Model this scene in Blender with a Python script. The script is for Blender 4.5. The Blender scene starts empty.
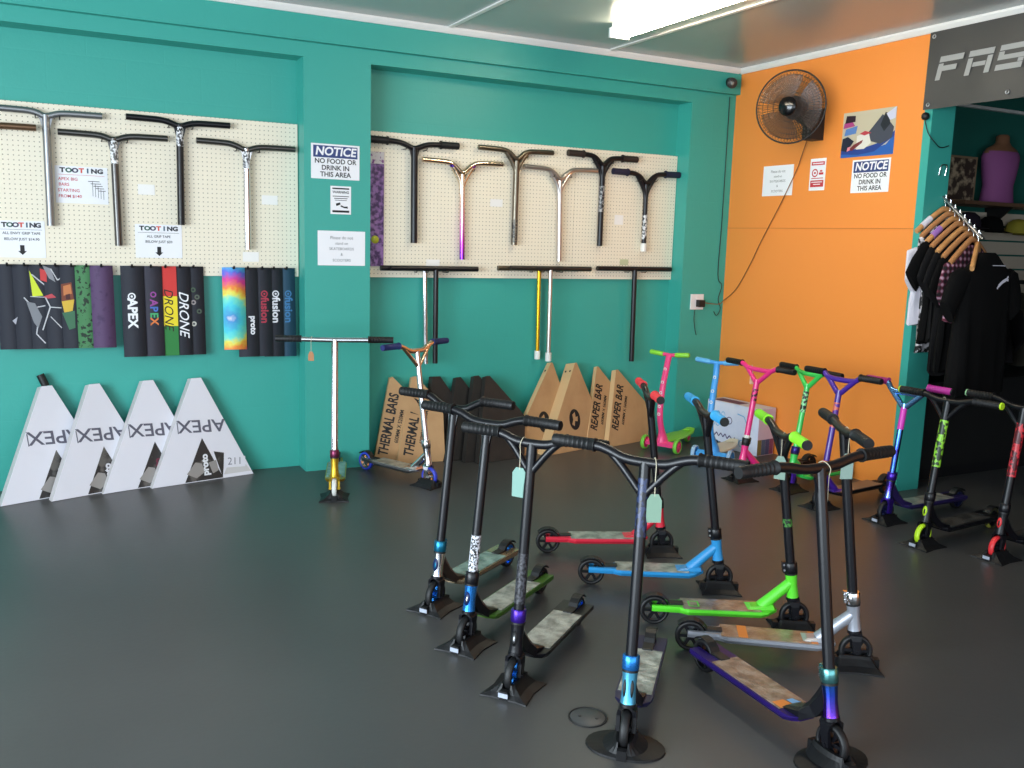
import bpy, math, random
from mathutils import Vector as V, Matrix as M
random.seed(7)
PI=math.pi; R=math.radians
sc=bpy.context.scene; COL=sc.collection

# ---------------------------------------------------------------- materials
def lin(c):
    return tuple((x/255/12.92 if x/255<=.04045 else ((x/255+.055)/1.055)**2.4) for x in c)
MATS={}
def mat(name,rgb,rough=.5,metal=0.,coat=0.,emit=None,alpha=None,noise=None,bump=None,spec=.5):
    """rgb in sRGB 0-255; noise=(scale,rgb2,lo,hi) mixes a second colour; bump=(scale,strength)"""
    if name in MATS: return MATS[name]
    m=bpy.data.materials.new(name); m.use_nodes=True; nt=m.node_tree; b=nt.nodes['Principled BSDF']
    c=lin(rgb)+(1,)
    b.inputs['Base Color'].default_value=c; b.inputs['Roughness'].default_value=rough
    b.inputs['Metallic'].default_value=metal; b.inputs['Coat Weight'].default_value=coat
    b.inputs['Specular IOR Level'].default_value=spec
    b.inputs['Coat Roughness'].default_value=.15
    if alpha is not None: b.inputs['Alpha'].default_value=alpha
    if emit: b.inputs['Emission Color'].default_value=lin(emit[0])+(1,); b.inputs['Emission Strength'].default_value=emit[1]
    if noise or bump:
        tc=nt.nodes.new('ShaderNodeTexCoord')
    if noise:
        n=nt.nodes.new('ShaderNodeTexNoise'); n.inputs['Scale'].default_value=noise[0]; n.inputs['Detail'].default_value=4
        nt.links.new(tc.outputs['Object'],n.inputs['Vector'])
        r=nt.nodes.new('ShaderNodeValToRGB'); r.color_ramp.elements[0].position=noise[2]; r.color_ramp.elements[1].position=noise[3]
        r.color_ramp.elements[0].color=c; r.color_ramp.elements[1].color=lin(noise[1])+(1,)
        nt.links.new(n.outputs['Fac'],r.inputs['Fac']); nt.links.new(r.outputs['Color'],b.inputs['Base Color'])
    if bump:
        n=nt.nodes.new('ShaderNodeTexNoise'); n.inputs['Scale'].default_value=bump[0]; n.inputs['Detail'].default_value=3
        nt.links.new(tc.outputs['Object'],n.inputs['Vector'])
        bp=nt.nodes.new('ShaderNodeBump'); bp.inputs['Strength'].default_value=bump[1]; bp.inputs['Distance'].default_value=.01
        nt.links.new(n.outputs['Fac'],bp.inputs['Height']); nt.links.new(bp.outputs['Normal'],b.inputs['Normal'])
    MATS[name]=m; return m

def wall_mat(name,rgb,rough,block=True):
    m=mat(name,rgb,rough); nt=m.node_tree; b=nt.nodes['Principled BSDF']
    tc=nt.nodes.new('ShaderNodeTexCoord'); mp=nt.nodes.new('ShaderNodeMapping'); mp.inputs['Rotation'].default_value=(R(90),0,0)
    nt.links.new(tc.outputs['Object'],mp.inputs['Vector'])
    n=nt.nodes.new('ShaderNodeTexNoise'); n.inputs['Scale'].default_value=60; n.inputs['Detail'].default_value=4
    nt.links.new(tc.outputs['Object'],n.inputs['Vector'])
    bp=nt.nodes.new('ShaderNodeBump'); bp.inputs['Strength'].default_value=.06; bp.inputs['Distance'].default_value=.01
    nt.links.new(n.outputs['Fac'],bp.inputs['Height'])
    if block:
        br=nt.nodes.new('ShaderNodeTexBrick'); br.inputs['Scale'].default_value=1; br.inputs['Brick Width'].default_value=.38
        br.inputs['Row Height'].default_value=.19; br.inputs['Mortar Size'].default_value=.006; br.inputs['Mortar Smooth'].default_value=.8
        br.inputs['Color1'].default_value=br.inputs['Color2'].default_value=(1,1,1,1); br.inputs['Mortar'].default_value=(0,0,0,1)
        nt.links.new(mp.outputs['Vector'],br.inputs['Vector'])
        b2=nt.nodes.new('ShaderNodeBump'); b2.inputs['Strength'].default_value=.05; b2.inputs['Distance'].default_value=.01
        nt.links.new(br.outputs['Color'],b2.inputs['Height']); nt.links.new(bp.outputs['Normal'],b2.inputs['Normal'])
        nt.links.new(b2.outputs['Normal'],b.inputs['Normal'])
    else: nt.links.new(bp.outputs['Normal'],b.inputs['Normal'])
    return m
TEAL=wall_mat('teal_paint',(58,164,151),.42)
ORANGE=wall_mat('orange_paint',(243,146,64),.4,False)
CEIL=mat('ceiling_gloss_paint',(176,180,176),.22)
WHITE=mat('white_trim_paint',(236,234,230),.4)
FLOOR=mat('grey_floor_coating',(70,70,70),.36,noise=(1.3,(76,76,76),.35,.7),bump=(45,.035))
PAPER=mat('white_paper',(240,240,244),.6)
BLK=mat('black_satin_metal',(15,15,20),.32,spec=.4)
RUB=mat('black_rubber',(16,16,18),.55,bump=(300,.1))
BLKP=mat('black_plastic',(18,18,20),.5)
CHR=mat('chrome',(225,225,228),.14,1.)
SIL=mat('brushed_silver',(190,190,195),.32,1.)
INK=mat('black_ink',(22,22,24),.6)
GREYINK=mat('grey_ink',(110,112,118),.6)
REDINK=mat('red_ink',(196,50,60),.6)
NAVY=mat('navy_ink',(48,66,122),.6)
CARD=mat('brown_cardboard',(188,148,104),.75,noise=(9,(178,138,96),.4,.7))
CARDL=mat('cardboard_edge_tape',(206,172,126),.6)
STRING=mat('pale_string',(205,196,170),.7)

def pegboard_mat():
    m=mat('white_pegboard',(240,230,208),.5); nt=m.node_tree; b=nt.nodes['Principled BSDF']
    tc=nt.nodes.new('ShaderNodeTexCoord'); sp=nt.nodes.new('ShaderNodeSeparateXYZ'); nt.links.new(tc.outputs['Object'],sp.inputs[0])
    def mth(op,a,bv=None):
        n=nt.nodes.new('ShaderNodeMath'); n.operation=op
        for i,x in enumerate((a,bv)):
            if x is None: continue
            if isinstance(x,(int,float)): n.inputs[i].default_value=x
            else: nt.links.new(x,n.inputs[i])
        return n.outputs[0]
    S=.0242
    fx=mth('SUBTRACT',mth('FRACT',mth('MULTIPLY',sp.outputs['X'],1/S)),.5)
    fz=mth('SUBTRACT',mth('FRACT',mth('MULTIPLY',sp.outputs['Z'],1/S)),.5)
    d=mth('ADD',mth('MULTIPLY',fx,fx),mth('MULTIPLY',fz,fz))
    hole=mth('LESS_THAN',d,.018)
    mx=nt.nodes.new('ShaderNodeMix'); mx.data_type='RGBA'; nt.links.new(hole,mx.inputs['Factor'])
    mx.inputs['A'].default_value=lin((240,230,208))+(1,); mx.inputs['B'].default_value=lin((158,148,128))+(1,)
    nt.links.new(mx.outputs['Result'],b.inputs['Base Color'])
    return m
PEG=pegboard_mat()

def tiedye_mat():
    m=mat('tie_dye_print',(90,200,230),.6); nt=m.node_tree; b=nt.nodes['Principled BSDF']
    tc=nt.nodes.new('ShaderNodeTexCoord')
    mp=nt.nodes.new('ShaderNodeMapping'); mp.inputs['Location'].default_value=(.02,0,.245); mp.inputs['Scale'].default_value=(1,0,.85)
    nt.links.new(tc.outputs['Object'],mp.inputs['Vector'])
    ln=nt.nodes.new('ShaderNodeVectorMath'); ln.operation='LENGTH'; nt.links.new(mp.outputs['Vector'],ln.inputs[0])
    nz=nt.nodes.new('ShaderNodeTexNoise'); nz.inputs['Scale'].default_value=35; nt.links.new(tc.outputs['Object'],nz.inputs['Vector'])
    a=nt.nodes.new('ShaderNodeMath'); a.operation='MULTIPLY_ADD'; nt.links.new(nz.outputs['Fac'],a.inputs[0]); a.inputs[1].default_value=.05; nt.links.new(ln.outputs['Value'],a.inputs[2])
    s=nt.nodes.new('ShaderNodeMath'); s.operation='MULTIPLY'; nt.links.new(a.outputs[0],s.inputs[0]); s.inputs[1].default_value=3.4
    r=nt.nodes.new('ShaderNodeValToRGB'); cr=r.color_ramp
    stops=[(.08,(235,225,240)),(.16,(70,150,210)),(.3,(70,205,220)),(.42,(120,225,200)),(.5,(235,225,90)),(.6,(245,140,60)),(.72,(225,60,150)),(.85,(90,110,220)),(.97,(70,200,230))]
    while len(cr.elements)<len(stops): cr.elements.new(.5)
    for e,(p,c) in zip(cr.elements,stops): e.position=p; e.color=lin(c)+(1,)
    nt.links.new(s.outputs[0],r.inputs['Fac']); nt.links.new(r.outputs['Color'],b.inputs['Base Color'])
    return m
def gloss_wrap(name,rgb,rgb2):      # deck grip under crinkled clear wrap
    return mat(name,rgb,.3,coat=.6,noise=(22,rgb2,.35,.7),bump=(38,.55))
def neo(name,stops,kz=2.6):                # oil-slick finish: colour runs along the part
    m=mat(name,stops[0],.22,1.); nt=m.node_tree; b=nt.nodes['Principled BSDF']
    tc=nt.nodes.new('ShaderNodeTexCoord'); sp=nt.nodes.new('ShaderNodeSeparateXYZ'); nt.links.new(tc.outputs['Object'],sp.inputs[0])
    n=nt.nodes.new('ShaderNodeMath'); n.operation='FRACT'; k=nt.nodes.new('ShaderNodeMath'); k.operation='MULTIPLY'; k.inputs[1].default_value=kz
    nt.links.new(sp.outputs['Z'],k.inputs[0]); nt.links.new(k.outputs[0],n.inputs[0])
    r=nt.nodes.new('ShaderNodeValToRGB'); cr=r.color_ramp
    while len(cr.elements)<len(stops): cr.elements.new(.5)
    for i,(e,c) in enumerate(zip(cr.elements,stops)): e.position=i/(len(stops)-1); e.color=lin(c)+(1,)
    nt.links.new(n.outputs[0],r.inputs['Fac']); nt.links.new(r.outputs['Color'],b.inputs['Base Color']); return m

# ---------------------------------------------------------------- mesh building
class MB:
    def __init__(s): s.v=[];s.f=[];s.mi=[];s.sm=[]
    def add(s,vs,fs,mi=0,smooth=False,T=None):
        o=len(s.v)
        for p in vs: p=V(p); s.v.append(tuple(T@p) if T else tuple(p))
        for f in fs: s.f.append([i+o for i in f]); s.mi.append(mi); s.sm.append(smooth)
        return s
    def box(s,lo,hi,mi=0,T=None):
        x0,y0,z0=lo;x1,y1,z1=hi
        return s.add([(x0,y0,z0),(x1,y0,z0),(x1,y1,z0),(x0,y1,z0),(x0,y0,z1),(x1,y0,z1),(x1,y1,z1),(x0,y1,z1)],
            [(0,3,2,1),(4,5,6,7),(0,1,5,4),(1,2,6,5),(2,3,7,6),(3,0,4,7)],mi,False,T)
    def loft(s,rings,mi=0,smooth=True,cap=True,T=None,closed=False):
        n=len(rings[0]); vs=[p for r in rings for p in r]; fs=[]; m=len(rings)
        for i in range(m if closed else m-1):
            a=i*n;b=((i+1)%m)*n
            for j in range(n): fs.append((a+j,a+(j+1)%n,b+(j+1)%n,b+j))
        s.add(vs,fs,mi,smooth,T)
        if cap and not closed:
            s.add(rings[0],[tuple(range(n))[::-1]],mi,False,T); s.add(rings[-1],[tuple(range(n))],mi,False,T)
        return s
    def tube(s,path,r,n=10,mi=0,T=None,cap=True,flat=1.):
        P=[V(p) for p in path]; rs=r if isinstance(r,(list,tuple)) else [r]*len(P); rings=[]; u=None
        for i,p in enumerate(P):
            t=(P[min(i+1,len(P)-1)]-P[max(i-1,0)]).normalized()
            if u is None:
                a=V((0,0,1)) if abs(t.z)<.9 else V((0,1,0)); u=(a-t*a.dot(t)).normalized()
            else: u=(u-t*u.dot(t)).normalized()
            w=t.cross(u)
            rings.append([p+(u*math.cos(q)*flat+w*math.sin(q))*rs[i] for q in [2*PI*k/n for k in range(n)]])
        return s.loft(rings,mi,True,cap,T)
    def lathe(s,prof,axis='Z',n=24,mi=0,T=None,smooth=True,closed=False):
        rings=[]
        for r,h in prof:
            ring=[]
            for k in range(n):
                q=2*PI*k/n; a,b=r*math.cos(q),r*math.sin(q)
                ring.append({'Z':(a,b,h),'Y':(b,h,a),'X':(h,a,b)}[axis])
            rings.append(ring)
        return s.loft(rings,mi,smooth,not closed,T,closed)
    def prism(s,poly,lo,hi,T=None,mi=0,mside=None,smooth_side=False):   # poly in local xy, extruded lo..hi along local z
        n=len(poly); mside=mi if mside is None else mside
        s.add([(x,y,hi) for x,y in poly],[tuple(range(n))],mi,False,T)
        s.add([(x,y,lo) for x,y in poly],[tuple(range(n))[::-1]],mi,False,T)
        s.add([(x,y,lo) for x,y in poly]+[(x,y,hi) for x,y in poly],[(i,(i+1)%n,n+(i+1)%n,n+i) for i in range(n)],mside,smooth_side,T)
        return s
    def flat(s,poly,z=0,mi=0,T=None): return s.add([(x,y,z) for x,y in poly],[tuple(range(len(poly)))],mi,False,T)
    def build(s,name,mats,parent=None):
        me=bpy.data.meshes.new(name); me.from_pydata(s.v,[],s.f)
        for m in (mats if isinstance(mats,(list,tuple)) else [mats]): me.materials.append(m)
        me.polygons.foreach_set('material_index',s.mi); me.polygons.foreach_set('use_smooth',s.sm); me.update()
        o=bpy.data.objects.new(name,me); COL.objects.link(o)
        if parent is not None: o.parent=parent
        return o
def ring(b,cx,cy,r0,r1,T,n=20,z=0,mi=0):
    vs=[];fs=[]
    for k in range(n):
        c,s_=math.cos(2*PI*k/n),math.sin(2*PI*k/n); vs+=[(cx+r0*c,cy+r0*s_,z),(cx+r1*c,cy+r1*s_,z)]
    for k in range(n):
        a=2*k;d=2*((k+1)%n); fs.append((a,a+1,d+1,d))
    b.add(vs,fs,mi,False,T)
def disc(b,cx,cy,rr,T,n=20,z=0,mi=0): b.flat([(cx+rr*math.cos(2*PI*k/n),cy+rr*math.sin(2*PI*k/n)) for k in range(n)],z,mi,T)
def smooth_path(pts,k=6):
    P=[V(p) for p in pts]; out=[]
    for i in range(len(P)-1):
        a=P[max(i-1,0)];b=P[i];c=P[i+1];d=P[min(i+2,len(P)-1)]
        for j in range(k):
            t=j/k; out.append(.5*((2*b)+(c-a)*t+(2*a-5*b+4*c-d)*t*t+(3*b-a-3*c+d)*t**3))
    out.append(P[-1]); return out
def tag(o,label,cat,group=None,kind=None):
    o['label']=label;o['category']=cat
    if group:o['group']=group
    if kind:o['kind']=kind
    return o
def thing(name,label,cat,loc=(0,0,0),rz=0,group=None):
    o=bpy.data.objects.new(name,None); o.empty_display_size=.1; COL.objects.link(o)
    o.location=loc;o.rotation_euler=(0,0,rz); return tag(o,label,cat,group)
def struct(o): o['kind']='structure'; return o
_tc={}
def text_geo(body,bold=0.,shear=0.):
    k=(body,bold,shear)
    if k in _tc: return _tc[k]
    cu=bpy.data.curves.new('t','FONT'); cu.body=body; cu.size=1; cu.align_x='CENTER'; cu.align_y='CENTER'; cu.offset=bold; cu.shear=shear; cu.resolution_u=3
    ob=bpy.data.objects.new('t',cu); me=ob.to_mesh()
    r=([tuple(v.co) for v in me.vertices],[tuple(p.vertices) for p in me.polygons])
    ob.to_mesh_clear(); bpy.data.objects.remove(ob); bpy.data.curves.remove(cu); _tc[k]=r; return r
def text(mb,body,size,x,y,T=None,rot=0,mi=0,bold=0.,shear=0.,z=.0012,wide=1.):
    vs,fs=text_geo(body,bold,shear); c,s_=math.cos(rot),math.sin(rot)
    mb.add([((vx*size*wide)*c-(vy*size)*s_+x,(vx*size*wide)*s_+(vy*size)*c+y,z) for vx,vy,_ in vs],fs,mi,False,T)
# wall frames: local x = right as seen, local y = up, local z = out of the wall
def TW(x,y,z): return M(((1,0,0,x),(0,0,-1,y),(0,1,0,z),(0,0,0,1)))        # faces -y
def TO(x,y,z): return M(((0,0,-1,x),(-1,0,0,y),(0,1,0,z),(0,0,0,1)))        # faces -x (right as seen = -y)

# ---------------------------------------------------------------- room shell
ZC=2.63; XL=-7.4; YF=-7.6
b=MB()
b.box((XL,.155,0),(-.382,.3,ZC)); b.box((-3.085,0,0),(-2.693,.155,ZC)); b.box((-.382,0,0),(.18,.3,ZC))
b.box((XL,0,0),(-5.75,.155,ZC)); b.box((-5.75,0,2.378),(-3.085,.155,ZC)); b.box((-2.693,0,2.378),(-.382,.155,ZC))
struct(b.build('wall_back',TEAL))
struct(MB().box((XL,-.045,2.456),(0,-.001,ZC)).build('trim_1',TEAL))
b=MB(); b.box((0,-1.607,0),(.18,-.001,ZC)); b.box((0,-4.6,2.3),(.18,-1.66,ZC)); b.box((0,YF,0),(.18,-4.6,ZC))
struct(b.build('wall_right',ORANGE))
struct(MB().box((-.004,-1.607,1.529),(-.0002,-.001,1.534)).build('trim_11',mat('orange_joint',(214,124,52),.5)))
struct(MB().box((-.006,-1.66,0),(.18,-1.608,2.3)).build('trim_2',TEAL))
struct(MB().box((XL-.2,YF-.2,-.1),(4.2,.4,0)).build('floor',FLOOR))
struct(MB().box((XL-.2,YF-.2,ZC),(4.2,.4,ZC+.1)).build('ceiling',CEIL))
def cove(pts0,pts1,T): pass
b=MB()
prof=[(0,0),(0,-.036),(-.012,-.036),(-.03,-.012),(-.03,0)]
b.loft([[(XL,-.046+p[0],ZC-.0005+p[1]) for p in prof],[(-.031,-.046+p[0],ZC-.0005+p[1]) for p in prof]],smooth=False)
struct(b.build('trim_3',WHITE))
b=MB(); b.loft([[(-.001+p[0],-.047,ZC-.0005+p[1]) for p in prof],[(-.001+p[0],YF,ZC-.0005+p[1]) for p in prof]],smooth=False)
struct(b.build('trim_4',WHITE))
for k,x in enumerate((-4.48,-3.36,-2.235,-1.112)):
    struct(MB().box((x-.014,YF,ZC-.008),(x+.014,-.08,ZC-.0003)).build('trim_%d'%(5+k),WHITE))
WALLC=mat('cream_wall_paint',(226,222,212),.5)
GLASSFRAME=mat('aluminium_frame',(170,172,175),.35,1.)
b=MB(); b.box((XL-.15,YF,0),(XL,-6.9,ZC)); b.box((XL-.15,-6.9,0),(XL,-2.2,.35)); b.box((XL-.15,-6.9,2.3),(XL,-2.2,ZC)); b.box((XL-.15,-2.2,0),(XL,.3,ZC))
struct(b.build('wall_left',WALLC))
b=MB(); b.box((XL,YF-.15,0),(4.2,YF,.3)); b.box((XL,YF-.15,2.35),(4.2,YF,ZC)); b.box((-.6,YF-.15,.3),(4.2,YF,2.35)); b.box((XL,YF-.15,.3),(-7.0,YF,2.35))
struct(b.build('wall_front',WALLC))
b=MB()
for y in (-6.88,-5.3,-3.8,-2.24): b.box((XL-.1,y-.025,.35),(XL-.04,y+.025,2.3))
struct(b.build('window_1',GLASSFRAME))
b=MB()
for x in (-6.98,-5.4,-3.8,-2.2,-.62): b.box((x-.025,YF-.1,.3),(x+.025,YF-.04,2.35))
struct(b.build('window_2',GLASSFRAME))
# dim clothing room beyond the opening
DTEAL=wall_mat('teal_shaded_back_room',(34,110,98),.5,False)  # wall teal with the room's lack of light darkened into the colour
DARKW=mat('shaded_wall_dark',(40,42,42),.6)  # near-black colour stands in for shade on the far wall
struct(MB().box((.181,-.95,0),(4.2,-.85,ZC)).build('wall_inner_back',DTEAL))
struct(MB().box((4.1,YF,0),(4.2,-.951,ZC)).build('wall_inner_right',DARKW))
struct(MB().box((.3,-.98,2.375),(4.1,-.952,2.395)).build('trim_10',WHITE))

# ---------------------------------------------------------------- ceiling light, fan, camera, cords
t=thing('ceiling_light','long fluorescent batten light glowing on the ceiling','ceiling light',(-1.455,-1.49,ZC))
MB().box((-.05,-.8,-.03),(.05,.8,-.001)).build('housing',mat('white_enamel',(240,240,238),.4),t)
TUBE=mat('lit_tube',(255,246,226),.4,emit=((255,240,212),26))
b=MB(); b.prism([(-.06,-.03),(-.056,-.062),(-.03,-.08),(.03,-.08),(.056,-.062),(.06,-.03)],-.78,.78,T=M(((1,0,0,0),(0,0,-1,0),(0,1,0,0),(0,0,0,1))))
b.build('diffuser',TUBE,t)
for s in (-1,1): MB().box((-.062,s*.8-.012,-.082),(.062,s*.8+.012,-.028)).build('end_cap',mat('white_enamel',(240,240,238)),t)

FX,FY,FZ=-.23,-.793,2.271          # fan cage centre
t=thing('wall_fan','black wall-mounted oscillating fan high on the orange wall','fan',(0,-.81,2.13))
fd=V((-.89,-.45,-.05)).normalized(); fu=(V((0,0,1))-fd*fd.z).normalized(); fr=fu.cross(fd)
cz=V((FX,FY,FZ))-V((0,-.81,2.13))
FT=M(((fr.x,fu.x,fd.x,cz.x),(fr.y,fu.y,fd.y,cz.y),(fr.z,fu.z,fd.z,cz.z),(0,0,0,1)))@M.Diagonal((1.17,1.17,.9,1))
def cage(dz,sgn):
    b=MB(); n=64
    for k in range(n):
        q=2*PI*k/n; c,s=math.cos(q),math.sin(q)
        b.tube([(c*r,s*r,z) for r,z in ((.05,dz),(.12,dz*.92),(.17,dz*.6),(.186,0))],.0011,4,T=FT,cap=False)
    for r,z in ((.08,dz*.97),(.11,dz*.93),(.14,dz*.8),(.165,dz*.62)):
        b.tube([(r*math.cos(2*PI*k/40),r*math.sin(2*PI*k/40),z) for k in range(41)],.0012,4,T=FT,cap=False)
    return b
FW=mat('fan_wire',(52,40,34),.45)
cage(.06,1).build('front_grille',FW,t); cage(-.06,-1).build('rear_grille',FW,t)
MB().tube([(.188*math.cos(2*PI*k/48),.188*math.sin(2*PI*k/48),0) for k in range(49)],.0045,8,T=FT,cap=False).build('cage_rim',BLKP,t)
MB().lathe([(.001,.076),(.025,.074),(.042,.066),(.05,.056),(.05,.05),(.001,.05)],n=28,T=FT).build('hub_cap',mat('glossy_black',(14,14,16),.15),t)
SMOKE=mat('smoky_blade_plastic',(70,52,42),.3,alpha=.62)
for k in range(3):
    b=MB(); q0=2*PI*k/3; rows=[]
    for i in range(7):
        r=.03+.14*i/6; row=[]
        for j in range(6):
            a=q0+(j/5-.5)*(1.0+.75*math.sin(PI*min(1,i/5)*.6)); row.append((r*math.cos(a),r*math.sin(a),(j/5-.5)*.035))
        rows.append(row)
    vs=[p for r in rows for p in r]; fs=[(i*6+j,i*6+j+1,i*6+j+7,i*6+j+6) for i in range(6) for j in range(5)]
    b.add(vs,fs,0,True,FT); b.build('blade',SMOKE,t)
MB().lathe([(.001,-.16),(.045,-.155),(.06,-.13),(.062,-.08),(.05,-.06),(.001,-.06)],n=28,T=FT).build('motor',BLKP,t)
b=MB(); mo=FT@V((0,0,-.13)); b.tube(smooth_path([mo,mo+V((.02,0,-.05)),V((-.09,0,.05)),V((-.075,0,-.0))],5),.028,10); b.build('arm',BLKP,t)
b=MB(); b.loft([[(x,y,z) for x,y in ((-.1*s,-.04),(-.1*s,.035),(0,.045),(0,-.05))] for z,s in ((-.05,.85),(-.04,1.),(.05,1.),(.13,.75),(.14,.5))],smooth=False)
base=b.build('wall_bracket',BLKP,t)
b=MB()
for i in range(3):
    for j in range(2): b.box((-.106,-.025+j*.03,-.03+i*.022),(-.1,-.012+j*.03,-.02+i*.022))
b.build('buttons',mat('grey_plastic',(96,98,96),.5),base)
# cord from the fan to the socket
FO=V((0,-.81,2.13))
pts=[(-.03,-.75,2.085),(-.012,-.69,1.98),(-.012,-.66,1.907),(-.012,-.53,1.685),(-.012,-.378,1.451),(-.012,-.275,1.276),(-.014,-.15,1.10),(-.02,-.03,1.01),(-.06,-.03,.985),(-.16,-.035,.99),(-.21,-.04,1.0)]
pc=MB().tube([V(p)-FO for p in smooth_path(pts,6)],.003,6).build('power_cord',mat('brown_cable',(140,78,38),.5),t)
MB().box((-.255,-.0535,.965),(-.205,-.0135,1.015),T=M.Translation(-FO)).build('plug',BLKP,pc)
t=thing('power_outlet','white wall power socket on teal pillar beside the orange wall','socket',(-.243,0,1.0))
b=MB(); b.prism([(-.056,-.055),(.056,-.055),(.056,.055),(-.056,.055)],.0005,.010,T=TW(0,0,0)); b.build('face_plate',mat('socket_plastic',(236,232,232),.35),t)
MB().box((-.012,-.0125,.02),(.012,-.0101,.045)).build('switch',mat('socket_plastic',(236,232,232)),t)
# second loose cables running down the pillar corner
t=tag(MB().tube(smooth_path([(-.06,-.005,2.44),(-.06,-.005,1.6),(-.066,-.005,1.2),(-.03,-.012,1.12),(-.055,-.012,1.02),(-.03,-.012,.95),(-.06,-.012,.9),(-.09,-.012,.93)],5),.003,6).build('loose_cable',mat('dark_green_cable',(24,46,42),.5)),'thin dark cable running down the teal pillar beside the corner','cable')
t=tag(MB().tube(smooth_path([(-.26,-.011,.945),(-.265,-.012,.88),(-.25,-.012,.8),(-.235,-.012,.76)],4),.0025,6).build('loose_cable',MATS['dark_green_cable']),'short cable hanging below the white wall socket','cable')
t=thing('security_camera','small round dark security camera in top corner of teal wall','camera',(-.105,-.045,2.53))
MB().lathe([(.001,.03),(.03,.03),(.033,.0),(.001,0)],n=20,T=TW(0,0,0)).build('mount',BLKP,t)
cf=V((-.5,-.8,-.25)).normalized(); ca=(V((0,0,1))-cf*cf.z).normalized(); cb=ca.cross(cf)
CT=M(((cb.x,ca.x,cf.x,-.005),(cb.y,ca.y,cf.y,-.028),(cb.z,ca.z,cf.z,-.005),(0,0,0,1)))
MB().lathe([(.001,0),(.03,.005),(.036,.03),(.034,.05),(.001,.05)],n=24,T=CT).build('body',mat('dark_grey_plastic',(58,56,54),.4),t)
MB().lathe([(.001,.062),(.01,.059),(.014,.051),(.001,.051)],n=20,T=CT).build('lens',mat('lens_glass',(150,150,145),.1),t)

# ---------------------------------------------------------------- pegboards
for x0,x1,lab in ((-5.70,-3.09,'large white pegboard on the teal wall left of the pillar'),(-2.688,-1.2245,'white pegboard panel on teal wall right of the pillar, wider one'),(-1.2225,-.387,'narrower white pegboard panel nearest the orange wall')):
    tag(MB().box((x0,.125,1.152),(x1,.1545,2.021)).build('pegboard',PEG),lab,'pegboard')

# ---------------------------------------------------------------- hanging handlebars
BY=.092    # hanging depth of the tubes
hookm=mat('hook_wire',(70,68,66),.35,1.)
def hook(x,z,label,group,y1=.06,m=None,rr=.0028):
    label=' '.join(label.split()[:15]); o=MB().tube([(0,.124-.0,0),(0,y1,0),(0,y1-.006,.012)],rr,6).build('pegboard_hook',m or hookm)
    o.location=(x,0,z); return tag(o,label,'hook',group)
def handlebar(kind,T,L,Rr,B,m_main,label,mats=None,rt=.0165,rs=.019,grips=None,cap=None,decal=None,y=BY,group='scooter bars hanging on the pegboards'):
    """T joint, L/R ends, B bottom as (x,z)"""
    t=thing('scooter_handlebar',label,'handlebar',(T[0],y,T[1]),0,group)
    def q(p,dy=0): return V((p[0]-T[0],dy,p[1]-T[1]))
    l,r,bt=q(L),q(Rr),q(B); up=max(l.z,r.z); mm=mats or [m_main,m_main]
    b=MB()
    if kind=='T': b.tube([l,(0,0,0),r],rt,10)
    else:
        dip=.35 if kind=='bat' else .62
        pts=[l,l*.62+V((0,0,l.z*.32)),l*.36+V((0,0,l.z*(.9-.36-.1))),l*.2+V((0,0,l.z*.1)),V((0,0,-.012 if kind=='bat' else -.03)),r*.2+V((0,0,r.z*.1)),r*.36+V((0,0,r.z*.44)),r*.62+V((0,0,r.z*.32)),r]
        b.tube(smooth_path(pts,5),rt,10)
    b.build('crossbar',mm[0],t)
    b=MB(); top=V((0,0,-.005 if kind!='V' else -.04))
    b.tube([top,bt],rs,12)
    if kind=='V':
        for e in (l,r): b.tube(smooth_path([e*.3+V((0,0,e.z*.35)),e*.14+V((0,0,-.045)),V((e.x*.03,0,-.10)),V((0,0,-.17))],4),rt*.9,8)
    if kind=='bat':
        b.prism([(-.07,.004),(.07,.004),(.03,-.022),(.018,-.07),(-.018,-.07),(-.03,-.022)],-.006,.006,T=TW(0,0,0))
    s=b.build('stem',mm[1],t)
    if cap: MB().tube([bt+V((0,0,.045)),bt+V((0,0,-.012))],rs+.006,12).build('end_cap',cap,t)
    if decal: 
        a0=bt*decal[0]; a1=bt*decal[1]; MB().tube([a0,a1],rs+.0008,12).build('decal',decal[2],t)
    if grips:
        for e in (l,r):
            d=(e-V((0,0,e.z*.9))).normalized(); b=MB(); b.tube([e-d*.115,e+d*.004],rt+.005,12); b.tube([e-d*.118,e-d*.112],rt+.010,12); b.build('grip',grips,t)
    if kind!='T' or True:
        for k,e in ((.22,l),(.24,r)):
            zz=(e.z*.13 if kind!='T' else 0)
            hook(T[0]+e.x*k,T[1]+zz-rt-.006,'wire hook holding up '+label.split(',')[0],'hooks under the wall handlebars',y-.03)
    return t
DECW=lambda n,c1,c2,s=70: mat(n,c1,.35,noise=(s,c2,.48,.52))
GRYM=mat('raw_grey_metal',(150,152,154),.4,.9); BROWN=mat('brown_bronze_metal',(120,92,70),.4,.8); DKS=mat('dark_smoke_metal',(96,94,92),.32,.95)
handlebar('bat',(-4.383,1.966),(-4.60,1.978),(-4.12,1.976),(-4.383,1.405),GRYM,'grey winged handlebar at the far left of the left pegboard, second from frame edge')
handlebar('bat',(-4.69,1.885),(-4.95,1.9),(-4.429,1.893),(-4.69,1.34),BROWN,'brown handlebar mostly out of frame at left pegboard edge')
handlebar('bat',(-4.069,1.872),(-4.332,1.882),(-3.801,1.886),(-4.062,1.31),DKS,'smoky silver handlebar with white stem lettering beside the red printed price sheet',decal=(.03,.24,DECW('white_on_smoke',(96,94,92),(235,235,235))))
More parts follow.
